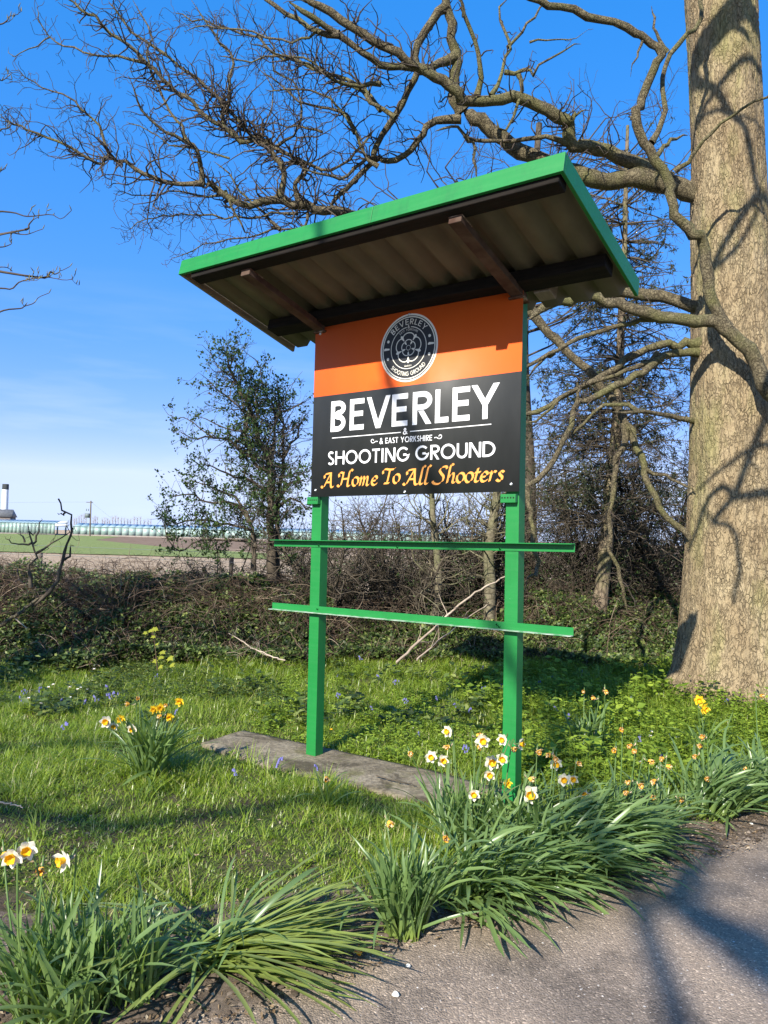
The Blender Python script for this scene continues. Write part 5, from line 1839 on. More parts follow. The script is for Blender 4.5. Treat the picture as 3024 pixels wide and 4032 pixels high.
def bare(x, y):
    """0 = full turf, 1 = bare earth"""
    b = np.clip((n2(x, y, 1.5, 3, 41) - .44) * 5, 0, 1) * np.clip((5.2 - y) / 1.2, 0, 1) * np.clip((-.2 - x) / .6, 0, 1)
    return np.clip(b, 0, 1)


def poly_in(x, y, P):
    ins = np.zeros(len(x), bool)
    j = len(P) - 1
    for i in range(len(P)):
        c = ((P[i][1] > y) != (P[j][1] > y)) & (x < (P[j][0] - P[i][0]) * (y - P[i][1]) / (P[j][1] - P[i][1] + 1e-12) + P[i][0])
        ins ^= c
        j = i
    return ins


SLAB = [ground_at(px, py, .03)[:2] for px, py in ((955, 2875), (791, 2923), (1032, 3015), (1640, 3150), (1990, 3110), (1715, 3036))]


def blades(X, Y, H, W, lean, g, mat, name, K=4, z=None):
    n = len(X)
    az = g.uniform(0, 6.28, n)
    ln = g.uniform(*lean, n)
    D = np.stack([np.cos(az) * ln, np.sin(az) * ln, np.ones(n)], -1)
    out = np.stack([np.cos(az), np.sin(az), np.zeros(n)], -1)
    B = np.stack([X, Y, (hgt(X, Y) if z is None else z) - .004], -1)
    t = np.linspace(0, 1, K)
    bend = g.uniform(.1, .9, n)[:, None, None]
    C = B[:, None] + unit(D)[:, None] * (H[:, None] * t[None])[:, :, None] + (out[:, None] * bend - np.array([0, 0, .45]) * bend) * (H[:, None] * t[None] ** 2)[:, :, None] * .7
    side = np.stack([-np.sin(az + g.normal(size=n) * .7), np.cos(az), np.zeros(n)], -1)
    side = unit(side)
    w = W[:, None] * np.array([1, .9, .62, .06])[None, :K]
    V = np.stack([C - side[:, None] * w[:, :, None] / 2, C + side[:, None] * w[:, :, None] / 2], 2)
    idx = np.arange(n * K * 2).reshape(n, K, 2)
    F = np.stack([idx[:, :-1, 0], idx[:, :-1, 1], idx[:, 1:, 1], idx[:, 1:, 0]], -1).reshape(-1, 4)
    o = part(name, V.reshape(-1, 3), F, mat, kind='stuff')
    return o


g = np.random.default_rng(99)
n = 480000
Y = 2.4 + 6.9 * g.random(n) ** .85
X = g.uniform(-1, 1, n) * (.53 * Y + .7)
dens = np.clip(1.15 - .085 * Y, .4, 1) * np.clip(-.15 + 2.1 * n2(X, Y, 3.6, 3, 42), .08, 1)
keep = (Y > edge_y(X, GEDGE) + .12 * (n2(X, Y, 4, 2, 43) - .3)) & in_view(X, Y, .7)
keep &= g.random(n) < dens * (1 - .86 * bare(X, Y))
keep &= ~poly_in(X, Y, SLAB)
keep &= ((X - 3.43) ** 2 + (Y - 7.55) ** 2 > .45)
X, Y = X[keep], Y[keep]
tall = n2(X, Y, 2.3, 3, 44)
H = (.02 + .16 * tall ** 2) * g.uniform(.5, 1.5, len(X)) * (1 - .35 * bare(X, Y)) * (1 + .9 * np.clip((Y - 6.6) / 2, 0, 1)) * (1 - .45 * np.clip((4.9 - Y) / .8, 0, 1) * np.clip((.3 - X) / .5, 0, 1))
W = g.uniform(.0022, .0048, len(X)) * (1 + .1 * Y)
gr = blades(X, Y, H, W, (.15, 1.1), g, MAT['grass'], 'grass')
props(gr, 'short spring grass of the verge round the notice board', 'grass')

# coarse tufts
n = 1300
Xc = g.uniform(-4.8, 4.8, n)
Yc = g.uniform(3.2, 9.0, n)
k_ = (Yc > edge_y(Xc, GEDGE) + .25) & in_view(Xc, Yc, .5) & ~poly_in(Xc, Yc, SLAB) & (n2(Xc, Yc, 1.2, 2, 47) > .47)
Xc, Yc = Xc[k_], Yc[k_]
m = 26
X = np.repeat(Xc, m) + g.normal(size=len(Xc) * m) * .028
Y = np.repeat(Yc, m) + g.normal(size=len(Xc) * m) * .028
H = np.repeat(g.uniform(.09, .2, len(Xc)), m) * g.uniform(.5, 1.1, len(X))
t2 = blades(X, Y, H, g.uniform(.004, .0075, len(X)), (.1, .7), g, MAT['grass'], 'grass_tufts')
props(t2, 'coarser longer grass tufts scattered through the verge', 'grass')

# ------------------------------------------------------------------ broad leaved ground cover
def herbs(name, label, X, Y, size, hgts, mat, g, n_leaf=7):
    n = len(X)
    Zb = hgt(X, Y)
    h = g.uniform(*hgts, n)
    Q = np.repeat(np.stack([X, Y, Zb], -1), n_leaf, 0)
    k = np.tile(np.arange(n_leaf), n)
    a = k * 2.4 + np.repeat(g.uniform(0, 6.28, n), n_leaf)
    hh = np.repeat(h, n_leaf) * (.25 + .75 * (k + 1) / n_leaf) * g.uniform(.8, 1.1, len(Q))
    Q = Q + np.stack([np.cos(a) * .008, np.sin(a) * .008, hh], -1)
    A = np.stack([np.cos(a), np.sin(a), g.uniform(-.3, .55, len(Q))], -1)
    s = g.uniform(*size, len(Q))
    side = np.stack([-np.sin(a), np.cos(a), np.zeros(len(Q))], -1) + g.normal(size=Q.shape) * .25
    V1 = leaves(Q, A, side, s, s * g.uniform(.5, .75, len(Q)), .3)
    P = np.stack([np.stack([X, Y, Zb], -1), np.stack([X + .004, Y, Zb + h * .6], -1), np.stack([X, Y, Zb + h], -1)], 1)
    V2 = tubes(P, np.full((n, 3), .0013), 3)
    V, F = merge([V1, V2])
    return props(part(name, V, F, mat, kind='stuff'), label, 'plants')


def scatter(n, x0, x1, y0, y1, g, f):
    X, Y = g.uniform(x0, x1, n), g.uniform(y0, y1, n)
    k = f(X, Y) & (Y > edge_y(X, GEDGE) + .05) & ~poly_in(X, Y, SLAB) & ((X - 3.43) ** 2 + (Y - 7.55) ** 2 > .42)
    return X[k], Y[k]


g = np.random.default_rng(123)
X, Y = scatter(8000, .9, 4.8, 4.6, 8.8, g, lambda x, y: n2(x, y, 1.7, 3, 51) + .5 * (n2(x, y, 6, 2, 57) - .5) + .16 * (x > 1.4) * (y > 5.2) > .52)
herbs('green_herbs', 'bright yellow green leafy plants carpeting the ground before the oak', X, Y, (.016, .048), (.03, .24), MAT['herb_leaf'], g, 9)
X, Y = scatter(520, .8, 4.6, 4.9, 8.6, g, lambda x, y: n2(x, y, 2.4, 3, 58) > .53)
herbs('tall_weeds', 'taller larger leaved weeds standing among the plants before the oak', X, Y, (.05, .105), (.10, .34), MAT['herb_leaf'], g, 8)
X, Y = scatter(700, -4.4, 1.2, 6.2, 8.8, g, lambda x, y: n2(x, y, 2.0, 3, 59) > .55)
herbs('dock_leaves', 'dark broad leaved weeds along the foot of the brambles', X, Y, (.045, .10), (.06, .26), MAT['bramble_leaf'], g, 7)
X, Y = scatter(2600, -1.0, 1.6, 5.3, 8.8, g, lambda x, y: n2(x, y, 2.2, 3, 52) > .47)
herbs('verge_herbs', 'mixed leafy weeds in the grass behind the slab', X, Y, (.02, .045), (.03, .12), MAT['herb_leaf'], g, 7)
X, Y = scatter(2600, -4.8, -.6, 6.6, 8.9, g, lambda x, y: n2(x, y, 1.6, 3, 53) > .46)
herbs('bank_herbs', 'low leafy weeds at the foot of the left bramble bank', X, Y, (.02, .045), (.03, .14), MAT['bramble_leaf'], g, 7)
X, Y = scatter(1500, -2.5, 2.6, 2.8, 5.0, g, lambda x, y: n2(x, y, 2.6, 3, 54) > .56)
herbs('small_weeds', 'tiny rosettes of weeds in the front turf', X, Y, (.012, .03), (.008, .035), MAT['herb_leaf'], g, 6)
X, Y = scatter(900, .45, 1.2, 3.35, 4.1, g, lambda x, y: (y < edge_y(x) + .75))
herbs('clover_patch', 'patch of bright small leaved clover under the arching leaves at the lane edge', X, Y, (.012, .028), (.01, .045), MAT['herb_leaf'], g, 6)

# sycamore seedling with yellow leaves left of the board
syc2 = thing('sycamore_seedling', 'young seedling with bright yellow green lobed leaves before the brambles', 'seedling', (*ground_at(640, 2660, .1)[:2], .1))
g = np.random.default_rng(5)
MAT['yellow_leaf'] = m_leaf('yellow_green_leaf', [(0, (.26, .30, .03)), (1, (.42, .42, .05))], .5, .4, (.5, .55, .04))
ys = 8.0
sp = catmull([at(620, 2640, ys), at(612, 2560, ys), at(600, 2480, ys)], 10)
V, F = tubes(sp[None], np.linspace(.006, .003, 10)[None], 6)
part('stem', V, F, MAT['cane'], syc2)


def lobed(c, ax, up, s):
    ax, up = unit(np.array(ax, float)), unit(np.array(up, float))
    sd = unit(np.cross(up, ax))
    prof = [(0, 0), (.12, .28), (.02, .52), (.35, .38), (.55, .62), (.62, .26), (1.0, 0), (.62, -.26), (.55, -.62), (.35, -.38), (.02, -.52), (.12, -.28)]
    V = [c + ax * .4 * s] + [c + s * (ax * a + sd * b - up * .25 * (a - .4) ** 2) for a, b in prof]
    n = len(prof)
    return np.array(V), np.array([[0, 1 + i, 1 + (i + 1) % n] for i in range(n)])


for px, py, s in ((590, 2478, .07), (622, 2474, .07), (612, 2505, .055), (618, 2532, .05), (632, 2565, .07), (640, 2582, .07), (622, 2600, .065), (662, 2588, .075), (625, 2622, .06), (672, 2615, .06), (580, 2490, .05)):
    c = at(px, py, ys + g.uniform(-.08, .08))
    V, F = lobed(c, (g.uniform(-1, 1), -.5, -.25), (g.uniform(-.3, .3), -.6, .8), s)
    part('leaf', V, F, MAT['yellow_leaf'], syc2)

# ------------------------------------------------------------------ daffodils
def leaf_mesh(name, elev, bend, L=.40, w=.013, twist=0, K=9, floor=.006, mat='daff_leaf'):
    """strap leaf in its own frame: starts at the origin, heads along +x, UV.y runs from base to tip"""
    t = np.linspace(0, 1, K)
    e = math.radians(elev) - math.radians(bend) * t ** 1.4
    st = L / (K - 1)
    x = np.concatenate([[0], np.cumsum(np.cos(e[:-1]) * st)])
    z = np.concatenate([[0], np.cumsum(np.sin(e[:-1]) * st)])
    z = np.maximum(z, floor * t)
    wv = w * np.minimum(1, .75 + t) * np.where(t > .72, np.sqrt(np.maximum(0, 1 - ((t - .72) / .28) ** 2)) * .94 + .06, 1)
    nx, nz = -np.sin(e), np.cos(e)
    tw = math.radians(twist) * t
    V = []
    for k in range(K):
        c, s = math.cos(tw[k]), math.sin(tw[k])
        for u, f in ((-.5, .16), (0, 0), (.5, .16)):
            lat, up = u * wv[k], f * wv[k]
            la, ua = lat * c - up * s, lat * s + up * c
            V.append((x[k] + nx[k] * ua, la, z[k] + nz[k] * ua))
    i = np.arange(K - 1)[:, None] * 3
    F = np.concatenate([i + np.array([[0, 3, 4, 1]]), i + np.array([[1, 4, 5, 2]])])
    me = me_from(name, np.array(V), F, True, [MAT[mat]])
    uv = me.uv_layers.new(name='UVMap')
    co = np.repeat(t, 3)
    cu = np.tile([0, .5, 1], K)
    vi = np.zeros(len(me.loops), np.int32)
    me.loops.foreach_get('vertex_index', vi)
    uv.data.foreach_set('uv', np.stack([cu[vi], co[vi]], -1).astype(np.float32).ravel())
    return me


g = np.random.default_rng(77)
LEAF = {'up': [leaf_mesh('leaf', g.uniform(76, 88), g.uniform(5, 35), g.uniform(.30, .42), g.uniform(.012, .0175), g.uniform(-50, 50)) for _ in range(9)],
        'arch': [leaf_mesh('leaf', g.uniform(58, 78), g.uniform(55, 100), g.uniform(.36, .48), g.uniform(.012, .0175), g.uniform(-40, 40)) for _ in range(9)],
        'flop': [leaf_mesh('leaf', g.uniform(28, 55), g.uniform(50, 80), g.uniform(.38, .52), g.uniform(.0125, .018), g.uniform(-30, 30)) for _ in range(9)],
        'lie': [leaf_mesh('leaf', g.uniform(8, 30), g.uniform(20, 45), g.uniform(.34, .52), g.uniform(.0125, .018), g.uniform(-25, 25)) for _ in range(9)],
        'pale': [leaf_mesh('leaf', g.uniform(2, 22), g.uniform(8, 36), g.uniform(.46, .66), g.uniform(.014, .019), g.uniform(-25, 25), mat='daff_pale') for _ in range(12)],
        'kink': [leaf_mesh('leaf', g.uniform(70, 82), g.uniform(120, 165), g.uniform(.34, .44), g.uniform(.0125, .018), g.uniform(-30, 30)) for _ in range(4)]}


def petal_mesh(name, L, W, mat, curl=.25, crumple=0.0, K=6, seed=0):
    gg = np.random.default_rng(seed)
    t = np.linspace(0, 1, K)
    w = W * np.sin(np.pi * np.clip(t * .86 + .12, 0, 1)) ** .8
    V = []
    for k in range(K):
        for u in (-.5, 0, .5):
            V.append((t[k] * L, u * w[k], curl * L * t[k] ** 2 * -1 + abs(u) * w[k] * .35))
    V = np.array(V) + crumple * gg.normal(size=(K * 3, 3)) * L
    i = np.arange(K - 1)[:, None] * 3
    F = np.concatenate([i + np.array([[0, 3, 4, 1]]), i + np.array([[1, 4, 5, 2]])])
    return me_from(name, V, F, True, [mat])


def trumpet_mesh(name, L, r0, r1, mat, crumple=0.0, seed=0):
    gg = np.random.default_rng(seed)
    S = 16
    a = np.arange(S) / S * 2 * np.pi
    rings = [(0, r0), (.3, r0 * 1.05), (.75, r0 * 1.25), (1.0, r1), (.97, r1 * .93), (.6, r0 * 1.05), (.2, r0 * .8)]
    V = []
    for k, (x, r) in enumerate(rings):
        ruf = 1 + (.10 * np.sin(a * 6) if k in (3, 4) else 0)
        V.append(np.stack([np.full(S, x * L) + (0.06 * L * np.sin(a * 6 + 1) if k in (3, 4) else 0), r * ruf * np.cos(a), r * ruf * np.sin(a)], -1))
    V = np.concatenate(V) + crumple * gg.normal(size=(S * len(rings), 3)) * L
    i = np.arange(S)
    F = np.concatenate([np.stack([i + S * k, (i + 1) % S + S * k, (i + 1) % S + S * k + S, i + S * k + S], -1) for k in range(len(rings) - 1)])
    return me_from(name, V, [F, (i + S * (len(rings) - 1))[None]], True, [mat])


PET = {'w': [petal_mesh('petal', .034, .025, MAT['petal_white'], .18, .02, 6, k) for k in range(3)],
       'y': [petal_mesh('petal', .032, .022, MAT['petal_yellow'], .2, .03, 6, k) for k in range(3)],
       'd': [petal_mesh('petal', .024, .013, MAT['petal_faded'], .45, .07, 6, k) for k in range(4)]}
TRU = {'w': [trumpet_mesh('trumpet', .022, .0095, .0165, MAT['trumpet'])], 'y': [trumpet_mesh('trumpet', .024, .009, .015, MAT['trumpet'])],
       'd': [trumpet_mesh('trumpet', .020, .008, .0115, MAT['trumpet_orange'], .06, k) for k in range(3)]}


def flower(clump, base, head, kind, g, face=None, size=1.0):
    """flower stem with a nodding head; petals and trumpet are parts of it"""
    org = np.array(clump.location)
    f = np.array(face if face is not None else (g.uniform(-.9, .5), g.uniform(-1, -.35), g.uniform(-.25, .2)), float)
    f = unit(f)
    neck = head - f * .024 * size
    top = neck + np.array([0, 0, .006]) - f * .018
    mid = (base * .5 + top * .5) + np.array([g.normal() * .012, g.normal() * .012, .01])
    P = catmull([base, mid, top, neck, head], 18)
    V, F = tubes(P[None], np.concatenate([np.linspace(.0036, .0028, 13), np.linspace(.0034, .0046, 5)])[None], 7)
    st = part('flower', V, F, MAT['daff_stem'], clump, smooth=True)
    # papery sheath where the neck bends
    A = unit(f + np.array([0, 0, -.5]))
    V, F = leaves(np.array([top]), A[None], np.cross(A, (0.3, .2, 1))[None], .034, .012, .6)
    part('spathe', V, F, MAT['spathe'], st)
    x = Vector(f)
    rot = x.to_track_quat('X', 'Z').to_matrix().to_4x4()
    n = 6 if kind != 'd' else 5
    ph = g.uniform(0, 1)
    for k in range(n):
        o = link('petal', PET[kind][k % len(PET[kind])], st)
        back = -72 if kind != 'd' else g.uniform(-70, 5)
        m = Matrix.Translation(Vector(head - org)) @ rot @ Matrix.Rotation(ph + k * 2 * math.pi / n, 4, 'X') @ Matrix.Rotation(math.radians(back + g.normal() * 9), 4, 'Y') @ Matrix.Translation((.004 * size, 0, 0)) @ Matrix.Scale(size * g.uniform(.92, 1.06), 4)
        o.matrix_local = m
    o = link('trumpet', TRU[kind][g.integers(len(TRU[kind]))], st)
    o.matrix_local = Matrix.Translation(Vector(head - org)) @ rot @ Matrix.Scale(size, 4)
    return st


def clump(label, bx, by, spread, spec, seed, flowers=(), scale=1.0, rot_all=0):
    """spec: list of (style, count, azimuth centre in degrees or None, azimuth spread)"""
    g = np.random.default_rng(seed)
    bz0 = float(hgt(np.array([bx]), np.array([by]))[0])
    t = thing('daffodil_clump', label, 'daffodils', (bx, by, bz0), 'daffodil clumps along the lane')
    for style, n, azc, azs in spec:
        for k in range(n):
            me = LEAF[style][g.integers(len(LEAF[style]))]
            o = link('leaf', me, t)
            a = g.uniform(0, 360) if azc is None else azc + g.normal() * azs * 1.45
            rr = spread * math.sqrt(g.random())
            aa = g.uniform(0, 6.28)
            o.location = (rr * math.cos(aa), rr * math.sin(aa), .004 * g.random() + (.0 if style not in ('lie', 'pale') else .09 * g.random()))
            fl = .35 if style == 'pale' else 1
            o.rotation_euler = (math.radians(g.normal() * 14 * fl), math.radians(g.normal() * 9 * fl), math.radians(a))
            s = scale * g.uniform(.72, 1.1)
            o.scale = (s, s * g.uniform(.85, 1.1), s)
    for px, py, kind, *rest in flowers:
        d = rest[0] if rest else None
        y = by + g.uniform(-.12, .12)
        head = at(px, py, y)
        b = np.array([bx + (head[0] - bx) * .35 + g.normal() * .02, by + g.normal() * .03, bz0])
        flower(t, b, head, kind, g, d, (rest[1] if len(rest) > 1 else 1.0))
    return t


G = lambda px, py: ground_at(px, py, .03)
VW = (-.15, -1, .05)
c = G(230, 3975)
clump('big upright clump in the bottom left corner with four ragged white and yellow flowers', c[0], c[1], .15, [('up', 170, None, 0), ('arch', 30, None, 0), ('arch', 30, 200, 45), ('flop', 10, 215, 40), ('kink', 12, None, 0)], 1,
      [(48, 3372, 'w', (.1, -1, -.1), 1.0), (18, 3362, 'd'), (108, 3345, 'w', (.2, -.8, .0), .95), (164, 3422, 'd', (.3, -1, -.2)), (253, 3385, 'w', (-.55, -.7, -.1), 1.0)], 1.0)
c = G(520, 3905)
clump('smaller clump right of the bottom left corner clump without flowers', c[0], c[1], .08, [('up', 70, None, 0), ('arch', 16, None, 0), ('flop', 5, 10, 50), ('kink', 5, 300, 30)], 2, [], .9)
c = G(840, 3790)
clump('flattened clump whose long pale leaves all lie towards the right', c[0], c[1], .07, [('pale', 135, 8, 17), ('pale', 30, 30, 14), ('pale', 34, 185, 24), ('arch', 7, 70, 40), ('kink', 6, 300, 40)], 3,
      [(1340, 3800, 'd', (.1, -.9, .3)), (1418, 3742, 'd', (-.2, -.9, .2))], 1.0)
c = G(1590, 3650)
clump('upright clump at the lane edge left of the large arching mass, two withered heads', c[0], c[1], .075, [('up', 130, None, 0), ('arch', 16, None, 0), ('arch', 14, -20, 30), ('kink', 8, None, 0)], 4,
      [(1531, 3236, 'd'), (1754, 3296, 'd', (.1, -1, -.1))], .98)
c = G(1800, 3540)
clump('sprawling leaves spilling onto the lane just right of the upright edge clump', c[0], c[1], .10, [('flop', 55, -38, 22), ('arch', 44, -30, 45), ('lie', 12, -50, 18)], 5, [], 1.05)
c = G(1960, 3500)
clump('leaves fanning over the lane edge below the fully open white daffodil', c[0], c[1], .12, [('flop', 60, -35, 26), ('arch', 50, -25, 45), ('lie', 14, -40, 22)], 25, [], 1.05)
c = G(2190, 3440)
clump('leaves trailing onto the lane below the paired flowers', c[0], c[1], .13, [('flop', 66, -28, 26), ('arch', 44, -20, 45), ('lie', 18, -30, 22)], 26, [], 1.1)
c = G(1830, 3330)
clump('clump in front of the right post with a group of open white and yellow flowers', c[0], c[1], .14, [('up', 70, None, 0), ('arch', 46, -20, 70), ('flop', 20, -30, 30)], 6,
      [(1698, 2979, 'w', VW, .9), (1741, 2993, 'w', (.35, -1, 0), .95), (1765, 2880, 'w', (-.5, -.6, .1), .9), (1866, 3127, 'w', VW, .9), (1901, 2916, 'w', (-.1, -1, .05), 1.05), (1880, 2895, 'd'), (1885, 2940, 'd'), (1936, 3000, 'w', (.0, -1, .05), 1.15),
       (1978, 2987, 'w', (-.2, -1, 0), .95), (1926, 3049, 'w', (0, -1, -.05), .9), (1981, 2912, 'w', (-.5, -.7, .05), .85), (2046, 2930, 'w', (.9, -.5, .05), .95), (1765, 2938, 'd'), (1615, 2964, 'd'), (1996, 3085, 'y', (.4, -.8, .1), .8), (2020, 2945, 'd')], 1.0)
c = G(2060, 3350)
clump('arching clump with the one fully open white daffodil facing the lane', c[0], c[1], .14, [('arch', 90, -25, 45), ('flop', 60, -28, 26), ('up', 26, None, 0)], 7,
      [(2087, 3127, 'w', (-.05, -1, .08), 1.3), (2121, 2958, 'd'), (2087, 3065, 'd'), (2188, 2985, 'd', (-.3, -1, 0)), (2165, 2970, 'd')], 1.05)
c = G(2260, 3340)
clump('arching clump with flowers in pairs, right of the fully open white daffodil', c[0], c[1], .14, [('arch', 80, -20, 40), ('flop', 66, -25, 26), ('lie', 14, -20, 20)], 8,
      [(2188, 3005, 'w', (-.1, -1, -.15), 1.0), (2219, 3068, 'w', (-.1, -1, .0), .95), (2252, 3066, 'w', (.2, -1, -.05), .9), (2306, 3127, 'w', (-.75, -.6, 0), 1.05), (2277, 3005, 'd')], 1.05)
c = G(2400, 3340)
clump('arching clump at the lane edge with crumpled orange heads among its leaves', c[0], c[1], .13, [('flop', 70, -18, 28), ('arch', 56, -15, 40), ('lie', 16, -15, 22)], 9,
      [(2448, 2872, 'd'), (2480, 3078, 'd'), (2578, 3073, 'd'), (2563, 3135, 'd'), (2500, 2958, 'd'), (2485, 2935, 'd'), (2557, 2995, 'd'), (2420, 2950, 'd'), (2520, 3090, 'd'), (2490, 3200, 'd'), (2540, 3135, 'd'), (2470, 3120, 'd')], 1.05)
c = G(2580, 3260)
clump('upright dark leaved clump with drooping withered heads near the lane edge', c[0], c[1], .08, [('up', 44, None, 0), ('arch', 30, None, 0), ('flop', 10, None, 0)], 10,
      [(2625, 3016, 'd'), (2677, 3145, 'd'), (2635, 3203, 'd'), (2610, 2985, 'd')], .95)
c = G(2790, 3200)
clump('broad clump leaning right with pale shrivelled flowers at the right', c[0], c[1], .14, [('arch', 90, 10, 40), ('flop', 50, 5, 30), ('up', 24, None, 0)], 11,
      [(2770, 2902, 'd'), (2755, 2935, 'd'), (2740, 2975, 'd'), (2838, 3083, 'd'), (2874, 3068, 'd'), (2780, 3065, 'd')], 1.05)
c = G(2990, 3160)
clump('clump at the right edge of the view with leaves leaning right', c[0], c[1], .15, [('arch', 100, 15, 40), ('flop', 40, 0, 30), ('up', 30, None, 0)], 12, [(2926, 3016, 'd'), (2995, 2740, 'd')], 1.1)
c = G(590, 3060)
clump('clump on the left lawn with eleven yellow and white flowers on tall stems', c[0], c[1], .085, [('up', 95, None, 0), ('arch', 40, None, 0), ('flop', 16, None, 0)], 13,
      [(420, 2841, 'w', (-.1, -1, .05), 1.2), (446, 2858, 'w', (.3, -1, -.25), .95), (475, 2830, 'y', (.3, -1, -.1), .9), (521, 2868, 'w', (.1, -1, -.2), 1.0), (509, 2772, 'd'), (545, 2749, 'd'), (608, 2793, 'y', (-.2, -1, 0), .95), (633, 2788, 'y', (.1, -1, .1), 1.0),
       (656, 2776, 'd'), (634, 2818, 'd'), (667, 2822, 'y', (.1, -1, -.2), .95), (709, 2761, 'y', (-.2, -1, -.1), 1.0)], 1.12)
c = ground_at(2320, 2960, .06)
clump('thin clump behind the arching mass with three tall withered stems', c[0], c[1], .10, [('up', 26, None, 0), ('arch', 24, None, 0)], 14, [(2298, 2722, 'd', None, 1.1), (2386, 2720, 'd', None, 1.1), (2341, 2749, 'd'), (2330, 2890, 'd')], 1.05)
c = ground_at(2790, 2990, .06)
clump('thin clump before the oak with two bright all yellow flowers', c[0], c[1], .07, [('up', 18, None, 0), ('arch', 12, None, 0)], 15, [(2752, 2758, 'y', (-.3, -1, .1), 1.25), (2770, 2790, 'y', (.5, -1, -.1), 1.25)], 1.0)
c = G(1290, 3170)
clump('single withered yellow flower standing before the slab', c[0], c[1], .03, [('up', 7, None, 0), ('arch', 5, None, 0)], 16, [(1285, 3062, 'd', (.2, -1, -.2), 1.3)], .7)

# ------------------------------------------------------------------ bluebells, white flowers, dandelions
def bluebell_mesh(seed):
    g = np.random.default_rng(seed)
    h = .16
    P = catmull([(0, 0, 0), (.005, 0, h * .6), (.018, 0, h * .93), (.045, 0, h)], 10)
    V1, F1 = tubes(P[None], np.linspace(.0022, .0012, 10)[None], 5)
    out = []
    for k in range(7):
        c = P[4 + k * 5 // 7] + (.012, g.normal() * .012, -.004)
        a = np.arange(6) / 6 * 6.283
        rr = [(.0, .003), (-.007, .0065), (-.015, .0062), (-.020, .0095)]
        ax = np.array([g.uniform(.0, .3), g.normal() * .25, 1.0])
        V = np.concatenate([c + ax * z + np.stack([r * np.cos(a), r * np.sin(a), 0 * a], -1) for z, r in rr])
        i = np.arange(6)
        F = np.concatenate([np.stack([i + 6 * q, (i + 1) % 6 + 6 * q, (i + 1) % 6 + 6 * q + 6, i + 6 * q + 6], -1) for q in range(3)])
        out.append((V, F))
    V2, F2 = merge(out)
    me = me_from('bluebell', np.concatenate([V1, V2]), [F1, F2[0] + len(V1)], True, [MAT['daff_stem'], MAT['bluebell']], np.concatenate([np.zeros(len(F1)), np.ones(len(F2[0]))]))
    return me


BB = [bluebell_mesh(k) for k in range(4)]
g = np.random.default_rng(55)
spots = [(1190, 2585), (1215, 2600), (1420, 2600), (1900, 2720), (1915, 2735), (1890, 2712), (1720, 2730), (1600, 2745), (1330, 2730), (1470, 2785), (1905, 2630), (1975, 2700), (1800, 2780), (1840, 2800), (1650, 2890), (1840, 2970), (1255, 3030), (930, 3060), (1075, 3025),
         (105, 2705), (85, 2735), (140, 2710), (385, 2740), (455, 2720), (455, 2735), (430, 2700), (245, 2765), (330, 2770), (240, 2885), (685, 2800), (620, 2640), (2130, 2680), (2170, 2660), (2300, 2640), (2350, 2610), (2505, 2660), (2530, 2640), (2640, 2680), (2690, 2700), (2720, 2670), (2740, 2665), (2630, 2690),
         (2500, 2780), (2520, 2830), (2415, 2710), (2510, 2920), (2570, 2960), (2600, 2990), (2860, 2800), (2200, 2800), (2240, 2850), (2150, 2780), (2400, 2560), (2260, 2560), (2290, 2555), (2310, 2550), (2330, 2560), (1330, 2640), (1500, 2660), (1560, 2680)]
for k, (px, py) in enumerate(spots):
    p = ground_at(px, py + 25, .08 if py < 2760 else .04)
    z = float(hgt(np.array([p[0]]), np.array([p[1]]))[0])
    o = link('bluebell', BB[k % 4])
    o.location = (p[0], p[1], z)
    o.rotation_euler = (g.normal() * .1, g.normal() * .1, g.uniform(0, 6.28))
    s = g.uniform(.6, 1.0)
    o.scale = (s, s, s)
    props(o, 'small violet bluebell nodding among grass and leaves', 'bluebell', 'bluebells in the verge')


def star_mesh(name, n, r, h, mat, mat2, seed):
    g = np.random.default_rng(seed)
    V1, F1 = tubes(catmull([(0, 0, 0), (.004, .002, h * .6), (0, -.004, h)], 6)[None], np.full((1, 6), .0013), 4)
    a = np.arange(n) / n * 6.283
    A = np.stack([np.cos(a), np.sin(a) * .85 - .25, .35 + .3 * np.sin(a)], -1)
    V2, F2 = leaves(np.repeat([[0, -.004, h]], n, 0), A, np.stack([-np.sin(a), np.cos(a), 0 * a], -1), r, r * .7, .2)
    V3, F3 = box(-.003, .003, -.009, -.003, h - .001, h + .005)
    return me_from(name, np.concatenate([V1, V2, V3]), [np.concatenate([F1, F2 + len(V1), F3 + len(V1) + len(V2)])], False, [MAT['daff_stem'], mat, mat2], np.concatenate([np.zeros(len(F1)), np.ones(len(F2)), np.full(len(F3), 2)]))


AN = [star_mesh('wood_anemone', 6, .019, .10, MAT['white_flower'], MAT['trumpet'], k) for k in range(2)]
for k, (px, py) in enumerate([(163, 2755), (160, 2768), (275, 2700), (305, 2706), (318, 2700), (345, 2705), (210, 2690), (293, 2682), (275, 2742), (370, 2628), (112, 2745), (190, 2700), (2640, 2905), (2560, 2910), (2565, 2895), (2590, 3040), (2510, 3070), (2625, 2905), (2520, 3020), (2575, 2950), (2665, 2910)]):
    p = ground_at(px, py + 20, .08 if px < 1000 else .06)
    o = link('wood_anemone', AN[k % 2])
    o.location = (p[0], p[1], float(hgt(np.array([p[0]]), np.array([p[1]]))[0]))
    o.rotation_euler = (0, 0, g.uniform(-.6, .6))
    props(o, 'small white star flower in the shaded grass by the left brambles' if px < 1000 else 'small white star flower in the green plants before the oak', 'wild flower', 'white flowers at the left bank' if px < 1000 else 'white flowers before the oak')
DA = star_mesh('dandelion', 12, .014, .06, MAT['trumpet'], MAT['trumpet_orange'], 3)
